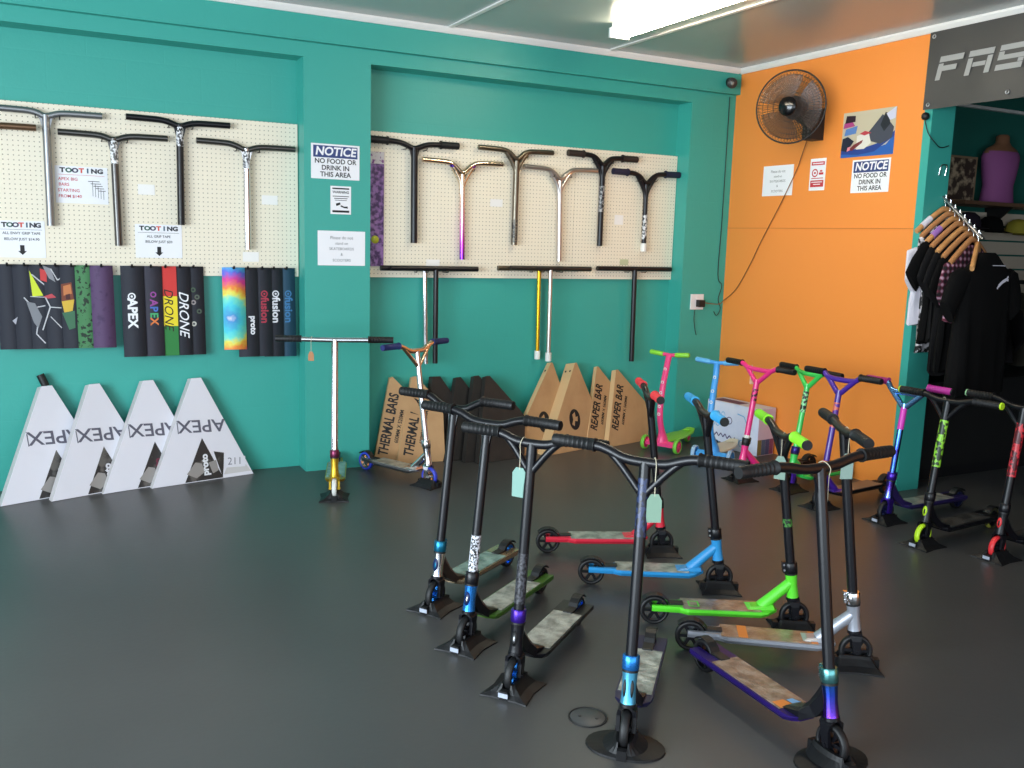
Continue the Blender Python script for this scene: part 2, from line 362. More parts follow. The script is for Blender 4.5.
handlebar('bat',(-3.737,1.968),(-4.005,1.985),(-3.473,1.980),(-3.742,1.43),BLK,'black handlebar with silver lettering on stem, middle of left pegboard',decal=(.03,.22,DECW('silver_on_black',(20,20,24),(225,225,228))))
handlebar('bat',(-3.386,1.867),(-3.653,1.889),(-3.113,1.877),(-3.386,1.305),CHR,'chrome handlebar with dull crossbar nearest the teal pillar on left pegboard',mats=[DKS,CHR],decal=(.03,.2,DECW('black_on_chrome',(225,225,228),(60,60,64))))
handlebar('bat',(-2.385,1.945),(-2.672,1.969),(-2.098,1.967),(-2.381,1.365),BLK,'matt black handlebar with grips at top left of the right pegboard',grips=RUB,rs=.021)
PINKCHR=neo('purple_pink_chrome',[(90,50,190),(180,70,200),(226,150,206),(236,200,196),(238,220,196),(230,210,180)],1.7)
handlebar('V',(-2.063,1.838),(-2.332,1.872),(-1.785,1.876),(-2.054,1.27),CHR,'chrome handlebar fading to pink and purple down its stem',mats=[mat('warm_chrome',(228,212,190),.15,1.),PINKCHR],rs=.0165)
handlebar('V',(-1.684,1.945),(-1.956,1.972),(-1.418,1.972),(-1.686,1.37),DKS,'brushed smoky Y-shaped handlebar, third along the right pegboard',rs=.02,mats=[mat('bronze_smoke',(120,112,98),.3,.95),mat('bronze_smoke',(120,112,98))],decal=(.72,.97,DECW('white_on_bronze',(120,112,98),(40,38,36),90)))
handlebar('V',(-1.358,1.838),(-1.63,1.873),(-1.072,1.877),(-1.343,1.27),CHR,'silver Y-shaped handlebar hanging left of the pegboard seam',mats=[mat('satin_silver',(205,200,196),.28,.95),mat('satin_silver',(205,200,196))],rs=.0165)
handlebar('V',(-1.03,1.952),(-1.30,1.982),(-.757,1.972),(-1.028,1.378),BLK,'black handlebar with dark grips just right of the pegboard seam',grips=mat('dark_brown_grip',(44,32,28),.6),decal=(.3,.6,DECW('grey_on_black',(20,20,24),(150,150,150),60)))
handlebar('V',(-.667,1.848),(-.942,1.884),(-.392,1.888),(-.663,1.36),BLK,'black handlebar with navy left grip and white stem cap',grips=mat('navy_grip',(28,28,56),.6),cap=mat('white_plastic',(236,234,228),.4),decal=(.5,.85,DECW('white_on_black',(20,20,24),(210,210,210),50)),rs=.017)
handlebar('T',(-2.30,1.209),(-2.59,1.209),(-2.02,1.209),(-2.283,.607),CHR,'silver T handlebar hanging behind a black one under the right pegboard',y=.112,rs=.0155,mats=[BLK,CHR])
handlebar('T',(-2.242,1.211),(-2.54,1.211),(-1.955,1.211),(-2.238,.614),BLK,'black T handlebar hanging in front of a silver one',y=.066,rs=.0165)
WC=mat('white_plastic',(236,234,228),.4)
handlebar('T',(-1.482,1.218),(-1.79,1.218),(-1.18,1.218),(-1.475,.622),SIL,'gold stemmed T handlebar with white end cap, lower row',mats=[mat('bronze_smoke',(120,112,98)),mat('gold_metal',(214,170,40),.25,.9)],y=.112,rs=.0135,cap=WC)
handlebar('T',(-1.42,1.221),(-1.72,1.221),(-1.108,1.221),(-1.415,.612),SIL,'silver stemmed T handlebar with white end cap beside a gold one',mats=[DKS,mat('satin_silver',(205,200,196))],y=.066,rs=.0145,cap=WC)
handlebar('T',(-.728,1.226),(-1.039,1.226),(-.417,1.226),(-.718,.572),BLK,'single black T handlebar low on the board nearest the orange wall',rs=.0175)

# ---------------------------------------------------------------- papers and signs
def sheet(name,T,w,h,label,cat='sign',m=PAPER,group=None):
    t=thing(name,label,cat,T.to_translation(),0,group); TT=M.Translation(-T.to_translation())@T
    MB().prism([(-w/2,-h/2),(w/2,-h/2),(w/2,h/2),(-w/2,h/2)],.0005,.002,T=TT).build('sheet',m,t); return t,TT
def rects(mb,TT,lst,mi=0,z=.0026):
    for x0,y0,x1,y1 in lst: mb.flat([(x0,y0),(x1,y0),(x1,y1),(x0,y1)],z,mi,TT)
def notice(T,label):
    t,TT=sheet('notice_sign',T,.285,.196,label)
    b=MB(); rects(b,TT,[(-.13,.022,.13,.088)]); b.build('banner',NAVY,t)
    b=MB(); text(b,'NOTICE',.065,0,.055,TT,bold=.03,shear=.15,z=.0034); b.build('title_lettering',PAPER,t)
    b=MB()
    for s,y in (('NO FOOD OR',.001),('DRINK IN',-.036),('THIS AREA',-.073)): text(b,s,.038,0,y,TT,bold=.02,z=.0028)
    b.build('lettering',INK,t)
notice(TW(-2.903,-.0005,1.815),'blue and white notice sign about food taped to the teal pillar')
notice(TO(-.0005,-1.26,1.842),'blue and white notice sign about food on the orange wall')
def please(T,label):
    t,TT=sheet('printed_notice',T,.284,.2,label); b=MB()
    for s,y,z in (('Please do not',.06,.025),('stand on',.028,.022),('SKATEBOARDS',-.004,.022),('&',-.036,.022),('SCOOTERS',-.07,.022)): text(b,s,z,0,y,TT,z=.0028)
    b.build('lettering',GREYINK,t)
please(TW(-2.867,-.0005,1.324),'white printed paper with grey text low on the teal pillar')
please(TO(-.0005,-.48,1.847),'white printed paper with grey text on the orange wall below the fan')
t,TT=sheet('security_notice',TW(-2.872,-.0005,1.6),.122,.16,'small white camera warning sign between two papers on the pillar')
b=MB(); rects(b,TT,[(-.05,.062,.05,.070),(-.05,-.07,.05,-.058),(-.048,.02,.048,.024),(-.04,.008,.04,.012),(-.035,-.002,.035,.001)]); text(b,'WARNING',.02,0,.045,TT,bold=.02,z=.0028)
b.flat([(-.03,-.02),(-.005,-.012),(-.002,-.024),(-.026,-.034)],.0027,0,TT); b.flat([(0,-.028),(.02,-.036),(.04,-.034),(.042,-.046),(.02,-.044),(-.002,-.036)],.0027,0,TT); b.build('print',INK,t)
t,TT=sheet('safety_notice',TO(-.0005,-.836,1.87),.132,.2,'narrow red and white safety notice on the orange wall')
b=MB(); rects(b,TT,[(-.056,.058,.056,.08),(-.056,-.078,.056,-.036)]); 
ring(b,-.022,.01,.018,.026,TT,z=.0028); rects(b,TT,[(-.03,.004,-.014,.016),(.012,-.002,.05,.012),(.02,.016,.04,.026),(-.05,-.026,.05,-.021)]); b.build('print',REDINK,t)
b=MB(); rects(b,TT,[(-.045,.066,.045,.072),(-.046,-.05,.046,-.045),(-.03,-.064,.03,-.059)],z=.0032); b.build('pale_print',PAPER,t)
t,TT=sheet('photo_poster',TO(-.0005,-1.215,2.093),.396,.268,'colour photo print of a skater, pinned at top of the orange wall','poster',mat('photo_beige',(196,186,160),.35))
pc=[((46,96,176),[(-.198,-.134),(.198,-.134),(.198,-.02),(.14,-.075),(.02,-.105),(-.09,-.11),(-.198,-.09)]),((40,64,140),[(-.198,-.09),(-.198,-.112),(-.06,-.122),(.06,-.11),(.198,-.03),(.198,.0),(.1,-.06),(-.03,-.085)]),
 ((70,72,84),[(-.0,.0),(.06,.06),(.1,.1),(.14,.07),(.19,.02),(.18,-.04),(.1,-.07),(.03,-.05)]),((36,36,44),[(.09,.04),(.12,.11),(.15,.10),(.16,.04),(.12,.0)]),((222,218,208),[(-.08,-.01),(-.03,.0),(.01,.0),(.03,-.06),(-.02,-.09),(-.08,-.09)]),
 ((120,40,44),[(-.1,-.06),(-.03,-.035),(-.04,-.055),(-.11,-.095),(-.14,-.09)]),((32,34,54),[(-.198,-.09),(-.19,-.02),(-.15,-.01),(-.1,-.04),(-.15,-.1)]),((92,130,190),[(-.18,-.005),(-.09,.005),(-.08,.05),(-.17,.035)]),((176,70,132),[(-.19,.04),(-.1,.05),(-.12,.075),(-.185,.07)]),
 ((50,34,44),[(-.18,.07),(-.1,.075),(-.1,.11),(-.17,.115)]),((190,60,70),[(-.06,.0),(-.02,.015),(.03,.0),(-.02,-.012)]),((206,206,226),[(.13,.1),(.198,.134),(.198,.07),(.16,.06)]),((230,140,150),[(-.15,-.1),(-.125,-.09),(-.125,-.07),(-.145,-.075)])]
for i,(c,p) in enumerate(pc): MB().flat(p,.0024+.0003*i,0,TT).build('print_patch',mat('photo_ink_%d'%i,c,.35),t)

RAINB=[mat('logo_c%d'%i,c,.5) for i,c in enumerate(((30,30,36),(40,90,70),(60,50,80),(210,80,60),(60,90,110),(50,50,60),(40,40,48)))]
def tape_paper(x,z,w,h,label,lines,arrow,ink):
    t,TT=sheet('price_sheet',TW(x,.1245,z),w,h,label)
    hd=MB()
    for i,ch in enumerate('TOOTING'): text(hd,ch,.032,-w*.36+i*w*.12,h/2-.022,TT,bold=.05,mi=i,z=.0028,wide=1.2)
    hd.build('colour_lettering',RAINB,t)
    b=MB(); rects(b,TT,[(-w*.44,h/2-.045,w*.44,h/2-.0435)])
    for s,y,sz,xx in lines: text(b,s,sz,xx,y,TT,z=.0028,bold=.01)
    if arrow: b.flat([(-.01,-.03),(.01,-.03),(.01,-.06),(.02,-.06),(0,-.08),(-.02,-.06),(-.01,-.06)],.0028,0,TT)
    b.build('lettering',ink,t); return t,TT
t,TT=tape_paper(-4.228,1.62,.25,.19,'white price sheet with red text and line drawings, left pegboard',[('APEX BIG',.028,.022,-.065),('BARS',0,.022,-.085),('STARTING',-.03,.022,-.063),('FROM $140',-.06,.022,-.058)],False,REDINK)
b=MB()
for i in range(5): rects(b,TT,[(.03+i*.012,.02-i*.012,.085+i*.007,.023-i*.012),(.05+i*.013,-.055-i*.004,.052+i*.013,.02-i*.012)])
b.build('line_drawing',INK,t)
tape_paper(-4.52,1.332,.215,.187,'white paper with arrow above the patterned tapes at far left',[('ALL ENVY GRIP TAPE',.03,.0185,0),('BELOW JUST $14.90',0,.0185,0)],True,INK)
tape_paper(-3.857,1.338,.24,.18,'white paper with arrow above the black lettered tapes',[('ALL GRIP TAPE',.025,.0185,0),('BELOW JUST $20',-.003,.0185,0)],True,INK)
for x,z,w,h,l in ((-3.913,1.613,.085,.055,'between grey and black bars'),(-3.253,1.587,.09,.052,'at right edge of the left pegboard'),(-3.364,1.262,.09,.055,'below the chrome bar on the left pegboard'),(-1.806,1.634,.088,.047,'beside the pink chrome bar'),(-.86,1.56,.07,.066,'between the two black bars near the corner'),(-2.24,1.245,.09,.04,'just above the left pair of T bars')):
    sheet('price_label',TW(x,.1245,z),w,h,'small blank white price card '+l,'price card',mat('card_white',(243,240,236),.5),'small price cards on the pegboards')
tag(MB().prism([(-.035,-.02),(.035,-.02),(.035,.02),(-.035,.02)],.0005,.002,T=TW(-.80,.1245,1.27)).build('price_label',mat('pale_green_card',(196,200,160),.5)),'small pale green price card above the single black T bar','price card')

# purple grip roll beside the pillar
PURP=mat('purple_swirl_print',(64,34,92),.35,noise=(38,(150,110,176),.42,.62))
t=thing('packaged_grip_sheet','long purple swirl patterned grip sheet hanging beside the pillar','grip tape',(-2.615,.122,1.9))
MB().box((-.05,-.008,-.68),(.045,0,-.07)).build('printed_sheet',PURP,t); b=MB(); b.box((-.05,-.008,-.0695),(.045,0,0)); b.build('header_card',mat('pale_card',(206,200,204),.4,noise=(60,(120,60,130),.55,.6)),t)
MB().lathe([(.024,0),(.024,.002),(.001,.002)],n=20,T=TW(-.01,-.009,-.52)).build('round_sticker',mat('yellow_sticker',(196,200,60),.4),t)

# ---------------------------------------------------------------- grip tape sheets
def tape(x,z0,z1,w,d,m,label,group,art=None):
    y=.118-d; t=thing('grip_tape_sheet',label,'grip tape',(x,y,z0),0,group); sl=.012/(z0-z1); TT=M(((1,0,0,0),(0,sl,-1,-.0012),(0,1,0,0),(0,0,0,1)))
    n=6; b=MB(); rings=[]
    for k in range(n+1):
        f=k/n; yy=-.012*f
        rings.append([(-w/2+.004*f,yy,(z1-z0)*f),(w/2+.004*f,yy-.0004,(z1-z0)*f),(w/2+.004*f,yy+.001,(z1-z0)*f),(-w/2+.004*f,yy+.001,(z1-z0)*f)])
    if isinstance(m,list):
        for k in range(3):
            a=[rings[0],rings[2],rings[4],rings[6]]; b.loft([a[k],a[k+1]],k,False)
    else: b.loft(rings,0,True)
    b.build('sheet',m,t)
    if art: art(t,TT)
    hook(x,z0-.004,'hook with the '+label.split(',')[0],'hooks above the grip tapes',.07,BLKP,.006)
    return t
TB=mat('black_grip_tape',(40,42,52),.75); TB2=mat('charcoal_grip_tape',(52,50,62),.75); TG=mat('green_speckle_tape',(66,122,76),.7,noise=(45,(24,44,30),.56,.6))
TPU=mat('purple_tape',(86,62,98),.7,noise=(30,(70,48,84),.55,.7)); TNV=mat('petrol_tape',(44,76,98),.7)
def col(c): return mat('ink_%d_%d_%d'%c,c,.6)
def polys(*ps):
    def f(t,TT):
        TT=TT@M.Translation((-.022,0,0))
        for i,(c,p) in enumerate(ps): MB().flat(p,.00012*i,0,TT).build('print',col(c),t)
    return f
def vert(body,c,size,y,bold=.02,shear=0.,logo=None,xo=0.):
    def f(t,TT):
        b=MB(); text(b,body,size,xo,y,TT,rot=-PI/2,bold=bold,shear=shear,z=0)
        if logo: ring(b,xo,logo,.013,.02,TT); disc(b,xo,logo,.006,TT)
        b.build('lettering',col(c) if not isinstance(c,list) else c,t)
    return f
def L_(pts,w):     # thin polyline as quads
    out=[]
    for (a,b_) in zip(pts,pts[1:]):
        d=(V(b_)-V(a)).normalized(); n=V((-d.y,d.x))*w; out.append([tuple(V(a)+n),tuple(V(b_)+n),tuple(V(b_)-n),tuple(V(a)-n)])
    return out
shard=polys(((206,222,50),[(-.03,-.03),(.03,-.16),(-.02,-.165)]),*[((190,190,196),q) for q in L_([(-.02,-.05),(.055,-.12)],.003)+L_([(-.03,-.165),(.06,-.17)],.002)+L_([(-.06,-.17),(-.02,-.22),(.0,-.3),(-.01,-.36),(.03,-.41)],.003)+L_([(.0,-.22),(.05,-.21)],.003)],((128,130,136),[(-.05,-.19),(-.01,-.2),(.02,-.27),(.0,-.33),(-.02,-.3)]))
shard2=polys(((200,60,60),[(-.05,-.02),(-.02,-.03),(-.02,-.09),(-.05,-.08)]),((140,140,146),[(-.04,0),(.0,-.02),(.02,-.09),(-.01,-.07)]),((190,70,80),[(-.04,-.165),(.0,-.15),(.02,-.17),(-.02,-.175)]),*[((196,196,200),q) for q in L_([(.0,-.02),(.03,-.08),(.055,-.06)],.0025)+L_([(-.03,-.17),(-.01,-.22),(-.05,-.34)],.003)+L_([(-.01,-.22),(.05,-.225)],.0025)+L_([(-.01,-.27),(.04,-.33)],.002)])
flames=polys(((120,60,40),[(-.03,-.1),(.02,-.09),(.03,-.2),(-.03,-.2)]),((196,120,70),[(-.02,-.11),(.015,-.1),(.02,-.15),(-.02,-.16)]),((70,30,30),[(-.01,-.155),(.01,-.15),(.012,-.18),(-.01,-.18)]),((214,176,60),[(-.03,-.19),(.03,-.18),(.02,-.24),(-.02,-.25)]),((60,110,80),[(-.03,-.25),(.03,-.24),(.03,-.33),(-.0,-.34)]))
G1='patterned grip tapes at the far left'; G2='lettered grip tapes in the middle set'; G3='grip tapes beside the pillar'
xs=[-4.593,-4.516,-4.443,-4.373,-4.298,-4.226,-4.154]
arts=[(TB,'plain charcoal grip tape at the left frame edge, first of its set',None),(TB,'black grip tape with a small grey fleck, second of its set',polys(((170,170,180),[(-.045,-.29),(-.02,-.27),(-.03,-.31)]))),
 (TB,'black grip tape with a yellow shard and white cracks',shard),(TB,'black grip tape with red and grey shards',shard2),(TB,'black grip tape with an orange and green blaze',flames),(TG,'green speckled grip tape',None),(TPU,'plain purple grip tape at right end of its set',None)]
for k,(x,(m,l,a)) in enumerate(zip(xs,arts)): tape(x,1.204,.765,.113,.006+.004*k,m,l,G1,a)
x2=[-4.003,-3.908,-3.833,-3.759,-3.687]
rasta=[mat('rasta_red',(210,54,50),.6),mat('rasta_yellow',(236,214,40),.6),mat('rasta_green',(40,124,58),.6)]
def camo(t,TT):
    for i,(x,y,c) in enumerate(((.0,-.13,(70,90,70)),(.02,-.17,(86,96,84)),(-.0,-.2,(150,140,140)),(.03,-.25,(70,84,70)),(.0,-.32,(190,190,180)))):
        b=MB(); ring(b,x,y,.006,.014,TT); b.build('print',col(c),t)
a2=[(TB,'black grip tape with bold white lettering, left end of middle set',vert('APEX',(240,240,244),.066,-.255,.04,logo=-.165,xo=-.005)),(TB2,'charcoal grip tape with small rainbow lettering',None),(rasta,'red yellow and green striped grip tape',vert('DRONE',(40,30,20),.066,-.235,.0,.3,xo=.012)),
 (TB,'black grip tape with slanted white script lettering',vert('DRONE',(236,236,240),.072,-.26,.005,.35,xo=.018)),(TB,'dark camouflage patterned grip tape at right of middle set',camo)]
def rainbow(t,TT):
    b=MB()
    for i,ch in enumerate('APEX'): text(b,ch,.056,.01,-.2-.034*i,TT,rot=-PI/2,bold=.03,mi=i,z=0)
    ring(b,.01,-.155,.009,.016,TT)
    b.build('rainbow_lettering',[col((150,70,150)),col((70,110,190)),col((70,170,110)),col((220,120,60))],t)
for k,(x,(m,l,a)) in enumerate(zip(x2,a2)): tape(x,1.204,.71,.116,.026-.005*k,m,l,G2,rainbow if k==1 else a)
x3=[-3.469,-3.393,-3.312,-3.246,-3.172]
a3=[(tiedye_mat(),'tie-dye rainbow grip tape',None),(TB,'black grip tape with small low white lettering next to the tie-dye one',vert('proto',(225,225,230),.046,-.33,.04,xo=.03)),(TB,'black grip tape with dull red lettering and round emblem',vert('fusion',(170,50,70),.062,-.245,.03,logo=-.15,xo=.016)),
 (TB,'black grip tape with white lettering and round emblem',vert('fusion',(220,220,226),.062,-.245,.03,logo=-.15,xo=.016)),(TNV,'petrol blue grip tape with blue lettering beside the pillar',vert('fusion',(60,120,170),.062,-.245,.03,logo=-.15,xo=.016))]
for k,(x,(m,l,a)) in enumerate(zip(x3,a3)): tape(x,1.202,(.735,.69,.69,.686,.684)[k],.126 if k==0 else .114,.026-.005*k,m,l,G3,a)

# ---------------------------------------------------------------- boxes along the wall
def leanT(base,yaw,lean):     # local x along base, y up the face, z out of the face
    e=V((math.cos(yaw),math.sin(yaw),0)); bk=V((-math.sin(yaw),math.cos(yaw),0))
    u=V((0,0,1))*math.cos(lean)+bk*math.sin(lean); n=e.cross(u)
    return M(((e.x,u.x,n.x,base[0]),(e.y,u.y,n.y,base[1]),(e.z,u.z,n.z,0),(0,0,0,1)))
WB=mat('white_glossy_card',(226,224,232),.4); WBS=mat('white_card_edge',(196,192,192),.5); PHOTOB=mat('dark_photo_print',(46,44,44),.4,noise=(14,(96,92,88),.5,.6))
PENCIL=mat('felt_pen_grey',(96,94,108),.7); GREYP=mat('pale_grey_panel',(204,200,200),.5)
def apex_box(base,label,txt,rz=13,ln=10.):
    T=leanT(base,R(rz),R(ln)); T0=M.Translation((base[0],base[1],0)); TT=T0.inverted()@T
    t=thing('triangular_box',label,'box',(base[0],base[1],.002),0,'white triangular boxes')
    out=[(0,0),(.27,.585),(.326,.585),(.586,0)]
    MB().prism(out,-.055,0,T=TT,mi=0,mside=1).build('carton',[WB,WBS],t)
    MB().flat([(.183,.004),(.30,.244),(.403,.004)],.0008,0,TT).build('dark_photo_panel',PHOTOB,t)
    b=MB(); b.flat([(.196,.05),(.25,.11),(.285,.1),(.3,.05),(.25,.02)],.0012,0,TT); b.flat([(.325,.1),(.37,.11),(.38,.05),(.345,.035)],.0012,0,TT); b.build('pale_print',mat('pale_photo_print',(150,144,140),.5),t)
    b=MB(); text(b,'proto',.052,.305,.09,TT,rot=PI/2,bold=.05,z=.0016); b.build('print_lettering',col(txt),t)
    MB().flat([(.145,.30),(.12,.225),(.47,.19),(.44,.29)],.0006,0,TT).build('masking_strip',WB,t)
    b=MB(); text(b,'APEX',.1,.30,.315,TT,rot=PI-.06,bold=.012,shear=-.1,z=.0014,wide=1.15); b.flat([(.165,.345),(.17,.345),(.172,.28),(.167,.28)],.0014,0,TT); b.build('pen_lettering',PENCIL,t)
    return t,TT
Wb=[(-4.673,-.157),(-4.443,-.155),(-4.199,-.100),(-3.953,-.078)]
t,TT=apex_box(Wb[0],'leftmost white triangular box, with a black cap poking from its top',(190,186,190),20,14)
MB().tube([TT@V((.305,.587,-.03)),TT@V((.285,.65,-.03))],.02,14).build('tube_end',BLKP,t)
apex_box(Wb[1],'second white triangular box from the left',(210,206,210),20,14); apex_box(Wb[2],'third white triangular box from the left, with dark red print',(110,40,60),15,11)
t,TT=apex_box(Wb[3],'rightmost white triangular box, with a small white sticker on it',(226,226,230))
MB().flat([(.408,.02),(.43,.06),(.545,.06),(.572,.02)],.0007,0,TT).build('pale_panel',GREYP,t)
MB().flat([(.40,.004),(.36,.16),(.42,.145),(.41,.06)],.0006,0,TT).build('dark_photo_corner',PHOTOB,t)
MB().flat([(.418,.125),(.545,.11),(.54,.05),(.416,.058)],.0012,0,TT).build('sticker',WB,t)
b=MB(); text(b,'211',.06,.48,.087,TT,rot=-.08,bold=-.01,z=.0018); b.build('sticker_lettering',PENCIL,t)

def bar_box(base,yaw,lean,face,th,mats,label,group,art=None,z0=.002):
    T=leanT(base,R(yaw),R(lean)); TT=M.Translation((-base[0],-base[1],0))@T
    t=thing('handlebar_box',label,'box',(base[0],base[1],z0),0,group)
    MB().prism(face,-th,0,T=TT,mi=0,mside=1).build('carton',mats,t)
    if art: art(t,TT)
    return t
BC=mat('black_carton',(34,31,29),.6,noise=(14,(42,38,35),.4,.6)); BCS=mat('black_carton_edge',(44,40,37),.55)
def stamp(l1,l2,x,y,rot,s,s2):
    def f(t,TT):
        b=MB(); text(b,l1,s,x,y,TT,rot=rot,bold=.03,shear=.12,z=.001,wide=.66); 
        b.build('lettering',INK,t)
        dx=math.sin(rot)*s*.78; b=MB(); text(b,l2,s2,x+dx,y-math.cos(rot)*s*.78,TT,rot=rot,bold=.02,z=.001,wide=.8); b.build('small_lettering',INK,t)
    return f
GB='brown bar boxes along the teal wall'; GK='black triangular boxes along the teal wall'
bar_box((-2.64,.07),-12,4,[(0,0),(.10,.527),(.122,.533),(.27,.38),(.31,.30),(.31,0)],.05,[CARD,CARDL],'brown box with sideways black stencil lettering, against the pillar corner',GB,stamp('THERMAL BARS','600MM X 520MM',.095,.235,R(79),.086,.036))
bar_box((-2.516,-.014),-8,13,[(0,0),(.116,.541),(.143,.545),(.27,.40),(.31,.3),(.31,0)],.055,[CARD,CARDL],'brown box with sideways black stencil lettering, behind the chrome scooter stem',GB,stamp('THERMAL BARS','600MM X 520MM',.115,.235,R(78),.086,.036))
for (x,y),ln,l,kf in (((-2.335,-.012),9,'leftmost black triangular box, next to the brown lettered ones',[(0,0),(.105,.53),(.165,.527),(.37,.24),(.34,0)]),((-2.221,-.082),16,'second black triangular box from the left',[(0,0),(.171,.531),(.206,.532),(.40,.26),(.37,0)]),
  ((-2.113,-.15),17,'third black triangular box, right behind the front one',[(0,0),(.168,.548),(.204,.549),(.40,.31),(.37,0)]),((-2.047,-.202),18,'front black triangular box, its whole right slope showing',[(0,0),(.167,.553),(.199,.553),(.403,.305),(.43,.26),(.37,0)])):
    bar_box((x,y),10,ln,kf,.042,[BC,BCS],l,GK)
def emblem(cx,cy,ed):
    def f(t,TT):
        disc_=MB(); disc(disc_,0,0,.062,TT@M.Translation((cx,cy,.0012))@M.Diagonal((.85,1.15,1,1)),28); disc_.build('round_emblem',INK,t)
        b=MB(); b.flat([(cx-.03,cy-.03),(cx-.015,cy+.0),(cx-.02,cy+.035),(cx+.005,cy+.05),(cx+.01,cy+.015),(cx+.03,cy+.02),(cx+.025,cy-.015),(cx,cy-.01),(cx-.008,cy-.045)],.002,0,TT); b.build('emblem_figure',CARD,t)
        e=V((ed[0],ed[1],0)); d=e.normalized(); nn=V((-d.y,d.x,0)); b=MB()
        Tn=M(((d.x,0,nn.x,0),(d.y,0,nn.y,0),(0,1,0,-ed[2]/2),(0,0,0,1))); Tn.translation=e*.91+nn*.0012+V((0,0,-ed[2]/2))
        for q in ((0,),(-.03,.03))[ed[2]>.06]: disc(b,0,q*.7,.008,TT@Tn,12)
        b.build('hand_holes',INK,t)
    return f
bar_box((-1.808,-.135),15,11,[(0,0),(.481,.594),(.495,.591),(.66,.12),(.64,0)],.04,[CARD,CARDL],'brown triangular box with a half hidden round emblem',GB,emblem(.36,.2,(.481,.594,.04)))
bar_box((-1.535,-.162),15,12,[(0,0),(.37,.594),(.386,.594),(.61,.04),(.60,0)],.09,[CARD,CARDL],'deep brown triangular box with the round black emblem in full view',GB,emblem(.305,.21,(.37,.594,.09)))
bar_box((-1.175,-.080),15,14.5,[(0,0),(.225,.557),(.24,.555),(.49,.265),(.50,.2),(.43,0)],.03,[CARD,CARDL],'brown box with slanted black lettering beside the emblem box',GB,stamp('REAPER BAR','600MM X 560MM',.165,.275,R(68),.092,.036))
bar_box((-1.004,-.088),15,15.3,[(0,0),(.208,.53),(.228,.53),(.491,.252),(.50,.22),(.43,0)],.042,[CARD,CARDL],'brown box with slanted black lettering, rightmost of the bar boxes',GB,stamp('REAPER BAR','600MM X 560MM',.165,.265,R(67),.092,.036))

# printed toy box by the orange wall
t=thing('printed_carton','pale blue printed scooter carton on the floor by the orange wall','box',(-.185,-.665,.002),R(97))
PBX=mat('pale_lilac_print',(206,214,236),.45,noise=(9,(222,226,240),.4,.7)); PBS=mat('lilac_side_print',(196,180,200),.5)
# local x runs along the long face towards the corner, local -y... faces: front is local +y (towards -x)
b=MB(); b.box((0,-.165,0),(.47,0,.322)); b.build('carton',PBX,t)
FTx=M(((-1,0,0,.46),(0,0,1,0),(0,1,0,0),(0,0,0,1)))    # face frame: x right as seen, y up, z out (+y local)
b=MB()
for x,y in ((.03,.2),(.075,.2),(.12,.2),(.03,.14),(.075,.14)): 
    ring(b,0,0,.015,.02,FTx@M.Translation((x+.02,y+.03,.001))@M.Diagonal((1,1.3,1,1)))
for q in L_([(.27,.26),(.33,.25),(.36,.2),(.36,.06)],.004)+L_([(.1,.045),(.12,.03)],.003): b.flat(q,.001,0,FTx)
ring(b,.32,.06,.02,.026,FTx,z=.001); b.build('blue_pattern',mat('sky_blue_print',(120,180,220),.5),t)
b=MB()
for q in L_([(.05,.10),(.07,.075),(.09,.10),(.11,.075),(.13,.10),(.15,.075),(.17,.10),(.19,.07),(.21,.095),(.24,.07),(.26,.09)],.004): b.flat(q,.001,0,FTx)
ring(b,.2,.2,.021,.027,FTx,z=.001); b.build('dark_pattern',mat('plum_print',(76,60,110),.5),t)
MB().flat([(.06,.012),(.22,.0),(.22,.02),(.06,.05)],.001,0,FTx).build('dark_band',INK,t)
b=MB()
b.box((-.0012,-.164,.0),(-.0002,-.001,.321)); sd=b.build('side_print',PBS,t)
b=MB()
for i,c in enumerate(((120,60,90),(60,70,110),(70,90,120),(120,110,60))): b.box((-.0022,-.16+.04*i,.004),(-.0013,-.122+.04*i,.11),mi=i)
b.build('colour_swatches',[col(c) for c in ((120,60,90),(60,70,110),(70,90,120),(120,110,60))],sd)
MB().box((.2,-.12,.3225),(.44,-.02,.323)).build('dark_lid_print',mat('plum_print',(76,60,110)),t)

# ---------------------------------------------------------------- scooters
def wheel(name,parent,r,w,pos,mt,mc,spokes=6):
    T=M.Translation(pos); a=w/2; ri=r*.78
    o=MB().lathe([(ri,-a),(r*.93,-a),(r,-a*.45),(r,a*.45),(r*.93,a),(ri,a)],'Y',28,closed=True,T=T).build(name,mt,parent)
    b=MB(); b.lathe([(ri+.0005,-a*.8),(ri+.0005,a*.8),(ri*.88,a*.8),(ri*.88,-a*.8)],'Y',28,closed=True,T=T,smooth=False)
    b.lathe([(.001,-a*1.1),(r*.22,-a*1.1),(r*.22,a*1.1),(.001,a*1.1)],'Y',16,T=T,smooth=False)
    for k in range(spokes):
        q=2*PI*k/spokes; d=V((math.cos(q),0,math.sin(q))); p=V((-d.z,0,d.x))
        s0,s1=d*r*.2,d*ri*.9; hw=r*.1; yy=V((0,a*.55,0))
        b.loft([[V(pos)+s0+p*hw-yy,V(pos)+s0-p*hw-yy,V(pos)+s0-p*hw+yy,V(pos)+s0+p*hw+yy],[V(pos)+s1+p*hw-yy,V(pos)+s1-p*hw-yy,V(pos)+s1-p*hw+yy,V(pos)+s1+p*hw+yy]],smooth=False,cap=False)
    b.build('wheel_core',mc,o); return o
HTOP=.215
